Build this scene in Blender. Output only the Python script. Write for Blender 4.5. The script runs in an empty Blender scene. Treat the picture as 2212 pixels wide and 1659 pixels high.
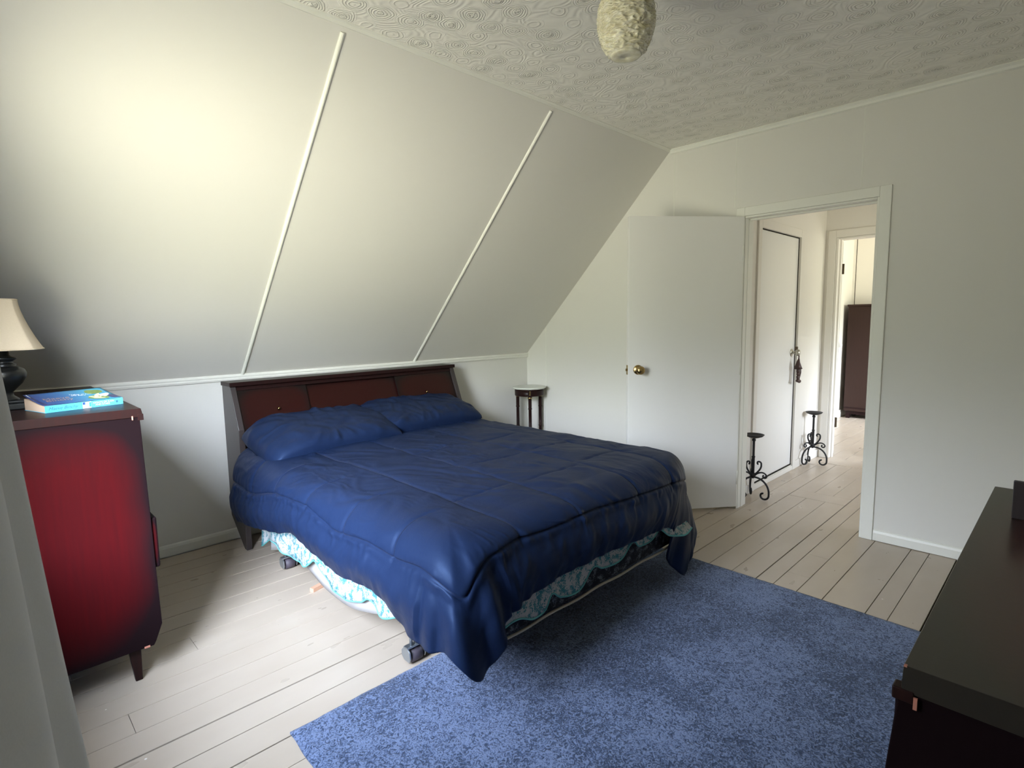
import bpy, bmesh, math, random
from mathutils import Vector, Matrix, noise
from math import pi, sin, cos, sqrt, exp
random.seed(7)
SC = bpy.context.scene
COL = SC.collection

# ------------------------------------------------------------------ camera
YAW, PITCH, ROLL, CAMH, FPX = 0.77312, -0.11241, -0.01641, 1.27392, 1200.7
fw = Vector((sin(YAW)*cos(PITCH), cos(YAW)*cos(PITCH), sin(PITCH)))
r0 = Vector((cos(YAW), -sin(YAW), 0)); u0 = r0.cross(fw)
rt = r0*cos(ROLL) + u0*sin(ROLL); up = u0*cos(ROLL) - r0*sin(ROLL)
cam_d = bpy.data.cameras.new('camera')
cam_d.sensor_width = 36; cam_d.lens = FPX/2212*36; cam_d.clip_start = 0.02; cam_d.clip_end = 100
cam = bpy.data.objects.new('camera', cam_d); COL.objects.link(cam)
M = Matrix((rt, up, -fw)).transposed().to_4x4(); M.translation = Vector((0, 0, CAMH))
cam.matrix_world = M
SC.camera = cam

# ------------------------------------------------------------------ world: overcast sky above, sunlit garden below
SKY_S, GND_S, TREE_S = 36.0, 12.0, 8.6
w = bpy.data.worlds.new('world'); SC.world = w; w.use_nodes = True
nt = w.node_tree; nt.nodes.clear()
o = nt.nodes.new('ShaderNodeOutputWorld'); bg = nt.nodes.new('ShaderNodeBackground')
tc = nt.nodes.new('ShaderNodeTexCoord'); sp = nt.nodes.new('ShaderNodeSeparateXYZ')
cr = nt.nodes.new('ShaderNodeValToRGB'); mr = nt.nodes.new('ShaderNodeMapRange')
mr.inputs['From Min'].default_value = -1; mr.inputs['From Max'].default_value = 1
nt.links.new(tc.outputs['Generated'], sp.inputs[0]); nt.links.new(sp.outputs['Z'], mr.inputs['Value'])
nt.links.new(mr.outputs['Result'], cr.inputs['Fac'])
g = lambda c, s: (c[0]*s, c[1]*s, c[2]*s, 1)
el = cr.color_ramp.elements
el[0].position = 0.0; el[0].color = g((.64, .62, .48), GND_S*.5)
el[1].position = 1.0; el[1].color = g((.68, .84, 1.12), SKY_S*.8)
for p_, c_ in ((.25, g((.68, .66, .51), GND_S*.58)), (.38, g((.67, .655, .51), GND_S*1.22)), (.455, g((.65, .65, .52), GND_S*1.05)), (.49, g((.64, .67, .52), TREE_S)),
               (.535, g((.68, .72, .56), TREE_S)), (.58, g((.70, .76, .72), SKY_S*.28)), (.64, g((.80, .88, 1.0), SKY_S*.95)), (.75, g((.77, .87, 1.04), SKY_S))):
    e = el.new(p_); e.color = c_
nt.links.new(cr.outputs['Color'], bg.inputs['Color'])
# the hazy sun side of the sky is brighter
dp = nt.nodes.new('ShaderNodeVectorMath'); dp.operation = 'DOT_PRODUCT'; dp.inputs[1].default_value = (-.64, -.77, 0)
nt.links.new(tc.outputs['Generated'], dp.inputs[0])
br = nt.nodes.new('ShaderNodeValToRGB'); b2 = br.color_ramp.elements
b2[0].position = .2; b2[0].color = (.05, .05, .05, 1); b2[1].position = .97; b2[1].color = (.9, .9, .9, 1)
e = b2.new(.6); e.color = (.13, .13, .13, 1)
e = b2.new(.8); e.color = (.30, .30, .30, 1)
mr2 = nt.nodes.new('ShaderNodeMapRange'); mr2.inputs['From Min'].default_value = -1; mr2.inputs['From Max'].default_value = 1
nt.links.new(dp.outputs['Value'], mr2.inputs['Value']); nt.links.new(mr2.outputs['Result'], br.inputs['Fac'])
ml = nt.nodes.new('ShaderNodeMath'); ml.operation = 'MULTIPLY'; ml.inputs[1].default_value = 4.4
nt.links.new(br.outputs['Color'], ml.inputs[0]); nt.links.new(ml.outputs[0], bg.inputs['Strength'])
nt.links.new(bg.outputs[0], o.inputs['Surface'])
VS = SC.view_settings
VS.view_transform = 'Standard'; VS.look = 'None'; VS.gamma = 1; VS.use_curve_mapping = False; VS.exposure = 0.22
SC.cycles.max_bounces = 14; SC.cycles.diffuse_bounces = 10
SC.cycles.sample_clamp_indirect = 6

def portal(name, loc, sx, sy, direction):
    l = bpy.data.lights.new(name, 'AREA'); l.shape = 'RECTANGLE'; l.size = sx; l.size_y = sy
    l.cycles.is_portal = True
    ob = bpy.data.objects.new(name, l); COL.objects.link(ob); ob.location = loc
    ob.rotation_euler = Vector(direction).to_track_quat('-Z', 'Y').to_euler()
    return ob
portal('light_portal', (-.245, 1.44, 1.30), 1.26, .90, (1, 0, 0))
portal('light_portal', (6.625, -.98, 1.4), .95, 1.3, (0, 1, 0))
portal('light_portal', (4.575, -1.08, 1.4), .36, .8, (0, 1, 0))  # portal of the unseen hall opening, added to light the hall

# ------------------------------------------------------------------ materials
def nodes(m): return m.node_tree.nodes, m.node_tree.links
def mat(name, col, rough=.6, spec=.5, metal=0, bump=None, var=None, sheen=0, coat=0, trans=0, sss=0):
    """bump=(scale, strength, distance); var=(scale, amount) mild colour variation"""
    m = bpy.data.materials.new(name); m.use_nodes = True
    N, L = nodes(m); b = N['Principled BSDF']
    b.inputs['Base Color'].default_value = (*col, 1); b.inputs['Roughness'].default_value = rough
    b.inputs['Specular IOR Level'].default_value = spec; b.inputs['Metallic'].default_value = metal
    b.inputs['Sheen Weight'].default_value = sheen; b.inputs['Coat Weight'].default_value = coat
    b.inputs['Transmission Weight'].default_value = trans
    t = N.new('ShaderNodeTexCoord')
    if bump:
        n = N.new('ShaderNodeTexNoise'); n.inputs['Scale'].default_value = bump[0]; n.inputs['Detail'].default_value = 4
        bp = N.new('ShaderNodeBump'); bp.inputs['Strength'].default_value = bump[1]; bp.inputs['Distance'].default_value = bump[2]
        L.new(t.outputs['Object'], n.inputs['Vector']); L.new(n.outputs['Fac'], bp.inputs['Height']); L.new(bp.outputs[0], b.inputs['Normal'])
    if var:
        n2 = N.new('ShaderNodeTexNoise'); n2.inputs['Scale'].default_value = var[0]; n2.inputs['Detail'].default_value = 5
        mx = N.new('ShaderNodeMix'); mx.data_type = 'RGBA'
        mx.inputs[6].default_value = (*[c*(1-var[1]) for c in col], 1); mx.inputs[7].default_value = (*[min(1, c*(1+var[1])) for c in col], 1)
        L.new(t.outputs['Object'], n2.inputs['Vector']); L.new(n2.outputs['Fac'], mx.inputs[0]); L.new(mx.outputs[2], b.inputs['Base Color'])
    return m
def math_node(N, L, op, a, b=None, c=None):
    n = N.new('ShaderNodeMath'); n.operation = op
    for i, v in enumerate((a, b, c)):
        if v is None: continue
        if isinstance(v, (int, float)): n.inputs[i].default_value = v
        else: L.new(v, n.inputs[i])
    return n.outputs[0]
def ramp(N, L, fac, stops, interp='LINEAR'):
    r = N.new('ShaderNodeValToRGB'); r.color_ramp.interpolation = interp
    e = r.color_ramp.elements; e[0].position, e[0].color = stops[0][0], (*stops[0][1], 1)
    e[1].position, e[1].color = stops[-1][0], (*stops[-1][1], 1)
    for p, c in stops[1:-1]:
        q = e.new(p); q.color = (*c, 1)
    L.new(fac, r.inputs['Fac']); return r.outputs['Color']

M_wall = mat('painted_wallboard', (.71, .70, .655), .55, .35, bump=(60, .25, .0006), var=(1.2, .015))
M_slope = mat('painted_slope_board', (.71, .695, .655), .55, .35, bump=(45, .3, .0006), var=(1.0, .015))
M_trim = mat('painted_trim', (.78, .78, .72), .42, .5, bump=(30, .15, .0008))
M_door = mat('painted_door', (.74, .73, .70), .42, .45, bump=(25, .12, .0008), var=(2, .012))
M_hall = mat('cream_hall_paint', (.72, .69, .635), .55, .35, bump=(60, .2, .0006))
M_dark_gap = mat('dark_gap', (.03, .026, .02), .9, .1)

def make_ceiling():
    m = bpy.data.materials.new('swirl_plaster'); m.use_nodes = True; N, L = nodes(m); b = N['Principled BSDF']
    b.inputs['Base Color'].default_value = (.87, .85, .79, 1); b.inputs['Roughness'].default_value = .42
    t = N.new('ShaderNodeTexCoord')
    wn = N.new('ShaderNodeTexNoise'); wn.inputs['Scale'].default_value = 5; wn.inputs['Detail'].default_value = 2
    L.new(t.outputs['Object'], wn.inputs['Vector'])
    wv = N.new('ShaderNodeVectorMath'); wv.operation = 'SCALE'; wv.inputs['Scale'].default_value = .035
    L.new(wn.outputs['Color'], wv.inputs[0])
    av = N.new('ShaderNodeVectorMath'); av.operation = 'ADD'; wn2 = N.new('ShaderNodeTexNoise'); wn2.inputs['Scale'].default_value = 24; wn2.inputs['Detail'].default_value = 2; L.new(t.outputs['Object'], wn2.inputs['Vector'])
    wv2 = N.new('ShaderNodeVectorMath'); wv2.operation = 'MULTIPLY_ADD'; wv2.inputs[1].default_value = (.022, .022, .022); L.new(wn2.outputs['Color'], wv2.inputs[0]); L.new(wv.outputs[0], wv2.inputs[2])
    L.new(t.outputs['Object'], av.inputs[0]); L.new(wv2.outputs[0], av.inputs[1])
    # flatten z
    fl = N.new('ShaderNodeVectorMath'); fl.operation = 'MULTIPLY'; fl.inputs[1].default_value = (1, 1, 0); L.new(av.outputs[0], fl.inputs[0])
    v = N.new('ShaderNodeTexVoronoi'); v.inputs['Scale'].default_value = 8.8; v.inputs['Randomness'].default_value = .4
    L.new(fl.outputs[0], v.inputs['Vector'])
    d = v.outputs['Distance']
    rings = math_node(N, L, 'POWER', math_node(N, L, 'MULTIPLY_ADD', math_node(N, L, 'SINE', math_node(N, L, 'MULTIPLY', d, 2*pi*12)), .5, .5), 3)
    rings = math_node(N, L, 'MULTIPLY', rings, 1.8)
    mask = ramp(N, L, d, [(0, (.0, .0, .0)), (.12, (.2,)*3), (.2, (.7,)*3), (.42, (.55,)*3), (.55, (.0,)*3)])
    rings = math_node(N, L, 'MULTIPLY', rings, mask)
    # scribbled centre
    cn = N.new('ShaderNodeTexNoise'); cn.inputs['Scale'].default_value = 40; cn.inputs['Detail'].default_value = 2; cn.inputs['Distortion'].default_value = 1.5
    L.new(t.outputs['Object'], cn.inputs['Vector'])
    cmask = ramp(N, L, d, [(0, (1,)*3), (.11, (1,)*3), (.21, (0,)*3)])
    cen = math_node(N, L, 'MULTIPLY', math_node(N, L, 'MULTIPLY', ramp(N, L, cn.outputs['Fac'], [(.40, (0,)*3), (.52, (1,)*3)]), cmask), 3.2)
    # flowing lines between rosettes
    fn = N.new('ShaderNodeTexNoise'); fn.inputs['Scale'].default_value = 4.5; fn.inputs['Detail'].default_value = 1; fn.inputs['Distortion'].default_value = .6
    L.new(t.outputs['Object'], fn.inputs['Vector'])
    fl2 = math_node(N, L, 'SINE', math_node(N, L, 'MULTIPLY', fn.outputs['Fac'], 90))
    fmask = ramp(N, L, d, [(.44, (0,)*3), (.58, (.4,)*3)])
    flow = math_node(N, L, 'MULTIPLY', fl2, fmask)
    h = math_node(N, L, 'ADD', math_node(N, L, 'ADD', rings, cen), flow)
    bp = N.new('ShaderNodeBump'); bp.inputs['Strength'].default_value = .95; bp.inputs['Distance'].default_value = .0026
    L.new(h, bp.inputs['Height']); L.new(bp.outputs[0], b.inputs['Normal'])
    return m
M_ceil = make_ceiling()

def make_floor():
    m = bpy.data.materials.new('painted_boards'); m.use_nodes = True; N, L = nodes(m); b = N['Principled BSDF']
    t = N.new('ShaderNodeTexCoord')
    mp = N.new('ShaderNodeMapping'); mp.inputs['Scale'].default_value = (1.0, 2.2, 1); L.new(t.outputs['Object'], mp.inputs['Vector'])
    n = N.new('ShaderNodeTexNoise'); n.inputs['Scale'].default_value = 2.2; n.inputs['Detail'].default_value = 5; L.new(mp.outputs[0], n.inputs['Vector'])
    base = ramp(N, L, n.outputs['Fac'], [(.3, (.44, .368, .29)), (.55, (.47, .397, .318)), (.75, (.505, .43, .348))])
    # dark scuffs and chipped flecks
    s = N.new('ShaderNodeTexVoronoi'); s.inputs['Scale'].default_value = 10; s.inputs['Randomness'].default_value = 1; L.new(t.outputs['Object'], s.inputs['Vector'])
    spk = ramp(N, L, s.outputs['Distance'], [(.0, (.8,)*3), (.02, (.8,)*3), (.035, (0,)*3)])
    n2 = N.new('ShaderNodeTexNoise'); n2.inputs['Scale'].default_value = 4; L.new(t.outputs['Object'], n2.inputs['Vector'])
    gate = ramp(N, L, n2.outputs['Fac'], [(.5, (0,)*3), (.56, (1,)*3)])
    f = math_node(N, L, 'MULTIPLY', spk, gate)
    mx = N.new('ShaderNodeMix'); mx.data_type = 'RGBA'; L.new(f, mx.inputs[0]); L.new(base, mx.inputs[6]); mx.inputs[7].default_value = (.28, .22, .17, 1)
    s2 = N.new('ShaderNodeTexVoronoi'); s2.inputs['Scale'].default_value = 5; L.new(t.outputs['Object'], s2.inputs['Vector'])
    spk2 = ramp(N, L, s2.outputs['Distance'], [(.0, (.9,)*3), (.015, (.9,)*3), (.022, (0,)*3)])
    mx2 = N.new('ShaderNodeMix'); mx2.data_type = 'RGBA'; L.new(spk2, mx2.inputs[0]); L.new(mx.outputs[2], mx2.inputs[6]); mx2.inputs[7].default_value = (.85, .82, .76, 1)
    L.new(mx2.outputs[2], b.inputs['Base Color'])
    b.inputs['Roughness'].default_value = .30; b.inputs['Specular IOR Level'].default_value = .5
    n3 = N.new('ShaderNodeTexNoise'); n3.inputs['Scale'].default_value = 6; n3.inputs['Detail'].default_value = 3; L.new(mp.outputs[0], n3.inputs['Vector'])
    bp = N.new('ShaderNodeBump'); bp.inputs['Strength'].default_value = .12; bp.inputs['Distance'].default_value = .002
    L.new(n3.outputs['Fac'], bp.inputs['Height']); L.new(bp.outputs[0], b.inputs['Normal'])
    L.new(ramp(N, L, n3.outputs['Fac'], [(.3, (.27,)*3), (.7, (.38,)*3)]), b.inputs['Roughness'])
    return m
M_floor = make_floor()

def make_wood(name, dark, red, rough=.28, half=None, p=4, lo=.55, hi=1.0, coat=.2, spec=.3):
    """sunburst finish: red in the middle of a panel, dark at its rim (object space, box of half extents)"""
    m = bpy.data.materials.new(name); m.use_nodes = True; N, L = nodes(m); b = N['Principled BSDF']
    t = N.new('ShaderNodeTexCoord')
    mp = N.new('ShaderNodeMapping'); mp.inputs['Scale'].default_value = (30, 30, 2); L.new(t.outputs['Object'], mp.inputs['Vector'])
    n = N.new('ShaderNodeTexNoise'); n.inputs['Scale'].default_value = 3; n.inputs['Detail'].default_value = 6; L.new(mp.outputs[0], n.inputs['Vector'])
    if half:
        sx = N.new('ShaderNodeSeparateXYZ'); L.new(t.outputs['Generated'], sx.inputs[0])
        ds = []
        for ax in half:
            a = math_node(N, L, 'ABSOLUTE', math_node(N, L, 'MULTIPLY_ADD', sx.outputs[ax], 2, -1))
            ds.append(math_node(N, L, 'POWER', a, p))
        d = ds[0]
        for q in ds[1:]: d = math_node(N, L, 'ADD', d, q)
        n0 = N.new('ShaderNodeTexNoise'); n0.inputs['Scale'].default_value = 4; L.new(t.outputs['Object'], n0.inputs['Vector'])
        d = math_node(N, L, 'ADD', d, math_node(N, L, 'MULTIPLY_ADD', n0.outputs['Fac'], .5, -.25))
        fac = ramp(N, L, d, [(lo*.5, (1,)*3), (hi*.5, (0,)*3)]) if False else ramp(N, L, math_node(N, L, 'MULTIPLY', d, .5), [(lo*.5, (1,)*3), (hi*.5, (0,)*3)])
        fac = math_node(N, L, 'MULTIPLY', fac, math_node(N, L, 'MULTIPLY_ADD', n.outputs['Fac'], .5, .7))
    else:
        fac = math_node(N, L, 'MULTIPLY', n.outputs['Fac'], .8)
    mx = N.new('ShaderNodeMix'); mx.data_type = 'RGBA'; L.new(fac, mx.inputs[0])
    mx.inputs[6].default_value = (*dark, 1); mx.inputs[7].default_value = (*red, 1)
    L.new(mx.outputs[2], b.inputs['Base Color']); b.inputs['Roughness'].default_value = rough
    b.inputs['Coat Weight'].default_value = coat; b.inputs['Coat Roughness'].default_value = .15; b.inputs['Specular IOR Level'].default_value = spec
    bp = N.new('ShaderNodeBump'); bp.inputs['Strength'].default_value = .08; bp.inputs['Distance'].default_value = .001
    L.new(n.outputs['Fac'], bp.inputs['Height']); L.new(bp.outputs[0], b.inputs['Normal'])
    return m
DK = (.016, .010, .010)
M_sun_xz = make_wood('red_sunburst_panel', (.008, .004, .005), (.038, .0025, .0033), .5, half=(0, 2), p=3.2, lo=.25, hi=.95, coat=0, spec=.03)
M_sun_door = make_wood('red_sunburst_door', (.007, .004, .004), (.021, .0035, .003), .30, half=(0, 2), p=4, lo=.35, hi=1.1, coat=.05)
M_sun_top = make_wood('dark_red_top', (.021, .018, .015), (.040, .012, .011), .30, half=(0, 1), p=3, lo=.3, hi=1.1)
M_dwood = make_wood('dark_mahogany', (.011, .007, .007), (.026, .007, .006), .36, coat=.02, spec=.12)
M_dwood_m = make_wood('dark_satin_wood', (.035, .030, .030), (.055, .042, .042), .35)
M_chip = mat('bare_wood_chip', (.40, .16, .11), .7)
M_brown = make_wood('brown_wardrobe_wood', (.018, .007, .004), (.034, .013, .008), .6, coat=0)

def make_rug():
    m = bpy.data.materials.new('blue_pile'); m.use_nodes = True; N, L = nodes(m); b = N['Principled BSDF']
    t = N.new('ShaderNodeTexCoord')
    n = N.new('ShaderNodeTexNoise'); n.inputs['Scale'].default_value = 75; n.inputs['Detail'].default_value = 2; n.inputs['Distortion'].default_value = 2.0
    L.new(t.outputs['Object'], n.inputs['Vector'])
    big = N.new('ShaderNodeTexNoise'); big.inputs['Scale'].default_value = 3.4; big.inputs['Detail'].default_value = 5; big.inputs['Roughness'].default_value = .62
    L.new(t.outputs['Object'], big.inputs['Vector'])
    f = math_node(N, L, 'ADD', n.outputs['Fac'], math_node(N, L, 'MULTIPLY_ADD', big.outputs['Fac'], .48, -.24))
    c = ramp(N, L, f, [(.37, (.030, .047, .092)), (.48, (.068, .100, .184)), (.60, (.160, .213, .355))])
    L.new(c, b.inputs['Base Color']); b.inputs['Roughness'].default_value = .95; b.inputs['Sheen Weight'].default_value = .15
    b.inputs['Specular IOR Level'].default_value = .1
    bp = N.new('ShaderNodeBump'); bp.inputs['Strength'].default_value = .9; bp.inputs['Distance'].default_value = .006
    L.new(n.outputs['Fac'], bp.inputs['Height']); L.new(bp.outputs[0], b.inputs['Normal'])
    return m
M_rug = make_rug()

def make_fabric(name, col, col2, rough=.62, sheen=.12, bs=500, bst=.25, spec=.12, tint=(1, 1, 1)):
    m = bpy.data.materials.new(name); m.use_nodes = True; N, L = nodes(m); b = N['Principled BSDF']
    t = N.new('ShaderNodeTexCoord')
    n = N.new('ShaderNodeTexNoise'); n.inputs['Scale'].default_value = bs; n.inputs['Detail'].default_value = 2; L.new(t.outputs['Object'], n.inputs['Vector'])
    mx = N.new('ShaderNodeMix'); mx.data_type = 'RGBA'; L.new(n.outputs['Fac'], mx.inputs[0]); mx.inputs[6].default_value = (*col, 1); mx.inputs[7].default_value = (*col2, 1)
    L.new(mx.outputs[2], b.inputs['Base Color']); b.inputs['Roughness'].default_value = rough
    b.inputs['Sheen Weight'].default_value = sheen; b.inputs['Sheen Roughness'].default_value = .4; b.inputs['Specular IOR Level'].default_value = spec; b.inputs['Specular Tint'].default_value = (*tint, 1)
    w1 = N.new('ShaderNodeTexNoise'); w1.inputs['Scale'].default_value = 26; w1.inputs['Detail'].default_value = 4; w1.inputs['Distortion'].default_value = .8
    L.new(t.outputs['Object'], w1.inputs['Vector'])
    h = math_node(N, L, 'ADD', math_node(N, L, 'MULTIPLY', n.outputs['Fac'], .12), w1.outputs['Fac'])
    bp = N.new('ShaderNodeBump'); bp.inputs['Strength'].default_value = bst; bp.inputs['Distance'].default_value = .004
    L.new(h, bp.inputs['Height']); L.new(bp.outputs[0], b.inputs['Normal'])
    return m
M_navy = make_fabric('navy_microfibre', (.0050, .0102, .031), (.0086, .0170, .048), .48, .0, spec=.20, tint=(.35, .55, 1))
M_stitch = make_fabric('navy_thread', (.004, .007, .02), (.006, .010, .028))
M_curtain = make_fabric('grey_curtain_cloth', (.60, .61, .62), (.66, .67, .68), .8, .1, 400, .15)
M_mattress = mat('mattress_ticking', (.6, .6, .6), .8)

def make_pattern(name, base, ink, scale, lo, hi, cloud=3.0):
    m = bpy.data.materials.new(name); m.use_nodes = True; N, L = nodes(m); b = N['Principled BSDF']
    t = N.new('ShaderNodeTexCoord')
    n = N.new('ShaderNodeTexNoise'); n.inputs['Scale'].default_value = scale; n.inputs['Detail'].default_value = 3; n.inputs['Distortion'].default_value = 2.2
    L.new(t.outputs['Object'], n.inputs['Vector'])
    n2 = N.new('ShaderNodeTexNoise'); n2.inputs['Scale'].default_value = scale/cloud; n2.inputs['Detail'].default_value = 1; L.new(t.outputs['Object'], n2.inputs['Vector'])
    f = math_node(N, L, 'ADD', n.outputs['Fac'], math_node(N, L, 'MULTIPLY_ADD', n2.outputs['Fac'], .9, -.45))
    c = ramp(N, L, f, [(lo, base), (hi, ink)])
    L.new(c, b.inputs['Base Color']); b.inputs['Roughness'].default_value = .8; b.inputs['Specular IOR Level'].default_value = .2
    return m
M_toile = make_pattern('teal_toile_cotton', (.44, .46, .48), (.055, .20, .24), 95, .535, .56, 2.6)
M_box = make_pattern('black_damask_ticking', (.012, .013, .018), (.16, .18, .20), 110, .56, .64, 4)
M_teal = mat('teal_binding', (.10, .38, .38), .6)
M_lining = mat('sheer_lining', (.34, .33, .33), .8)
M_piping = mat('cream_piping', (.50, .46, .38), .7)
M_steel = mat('zinc_steel', (.42, .45, .48), .35, .5, .9)
M_blackp = mat('black_plastic', (.012, .012, .013), .45)
M_wheel = mat('grey_rubber', (.055, .045, .06), .55)
M_brass = mat('aged_brass', (.42, .30, .13), .25, .5, 1.0)
M_nickel = mat('dull_nickel', (.48, .46, .40), .3, .5, 1.0)
M_hinge = mat('bronze_hinge', (.12, .09, .06), .4, .5, .8)
M_iron = mat('black_wrought_iron', (.010, .010, .011), .5, .4, bump=(120, .3, .001))
M_lampblk = mat('black_ceramic', (.010, .011, .012), .32, .5, bump=(60, .15, .001), var=(12, .4))
M_shade = make_fabric('beige_linen', (.60, .50, .37), (.66, .56, .43), .85, 0, 300, .2)
M_marble = mat('white_marble', (.66, .68, .62), .2, .5, var=(14, .14))
M_white_pl = mat('white_plastic', (.85, .85, .85), .4)
M_block = mat('raw_pine', (.62, .36, .24), .7, var=(20, .1))
M_orn = mat('dark_carved_wood', (.045, .018, .014), .45, var=(40, .3))
M_bc = mat('book_cyan', (.10, .47, .66), .35)
M_pages = mat('book_pages', (.62, .45, .32), .9, bump=(300, .4, .001))
M_bink = mat('book_spine_ink', (.03, .13, .20), .5)
M_bwhite = mat('book_white', (.78, .86, .92), .5)
M_tan = mat('book_tan_ink', (.34, .22, .17), .5)
M_green = mat('book_leaf_green', (.16, .24, .06), .5, var=(60, .5))
M_cream = mat('book_petal_cream', (.75, .72, .42), .5)
M_pink = mat('book_petal_pink', (.78, .68, .80), .5)
M_navyink = mat('book_navy', (.03, .035, .11), .4)
def make_cover():
    m = bpy.data.materials.new('book_cover_blue'); m.use_nodes = True; N, L = nodes(m); b = N['Principled BSDF']
    t = N.new('ShaderNodeTexCoord'); s = N.new('ShaderNodeSeparateXYZ'); L.new(t.outputs['Generated'], s.inputs[0])
    n = N.new('ShaderNodeTexNoise'); n.inputs['Scale'].default_value = 5; L.new(t.outputs['Generated'], n.inputs['Vector'])
    f = math_node(N, L, 'ADD', s.outputs[0], math_node(N, L, 'MULTIPLY_ADD', n.outputs['Fac'], .3, -.15))
    L.new(ramp(N, L, f, [(.0, (.035, .06, .22)), (.35, (.035, .14, .36)), (.8, (.05, .33, .50))]), b.inputs['Base Color'])
    b.inputs['Roughness'].default_value = .25
    return m
M_cover = make_cover()
def make_lucite():
    m = bpy.data.materials.new('lucite_ribbon'); m.use_nodes = True; N, L = nodes(m); b = N['Principled BSDF']
    t = N.new('ShaderNodeTexCoord'); n = N.new('ShaderNodeTexNoise'); n.inputs['Scale'].default_value = 45; n.inputs['Detail'].default_value = 4
    L.new(t.outputs['Object'], n.inputs['Vector'])
    L.new(ramp(N, L, n.outputs['Fac'], [(.35, (.72, .67, .47)), (.65, (.90, .87, .72))]), b.inputs['Base Color'])
    b.inputs['Roughness'].default_value = .16; b.inputs['Transmission Weight'].default_value = .12
    b.inputs['Subsurface Weight'].default_value = .25; b.inputs['Subsurface Radius'].default_value = (.02, .018, .01)
    return m
M_lucite = make_lucite()

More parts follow.
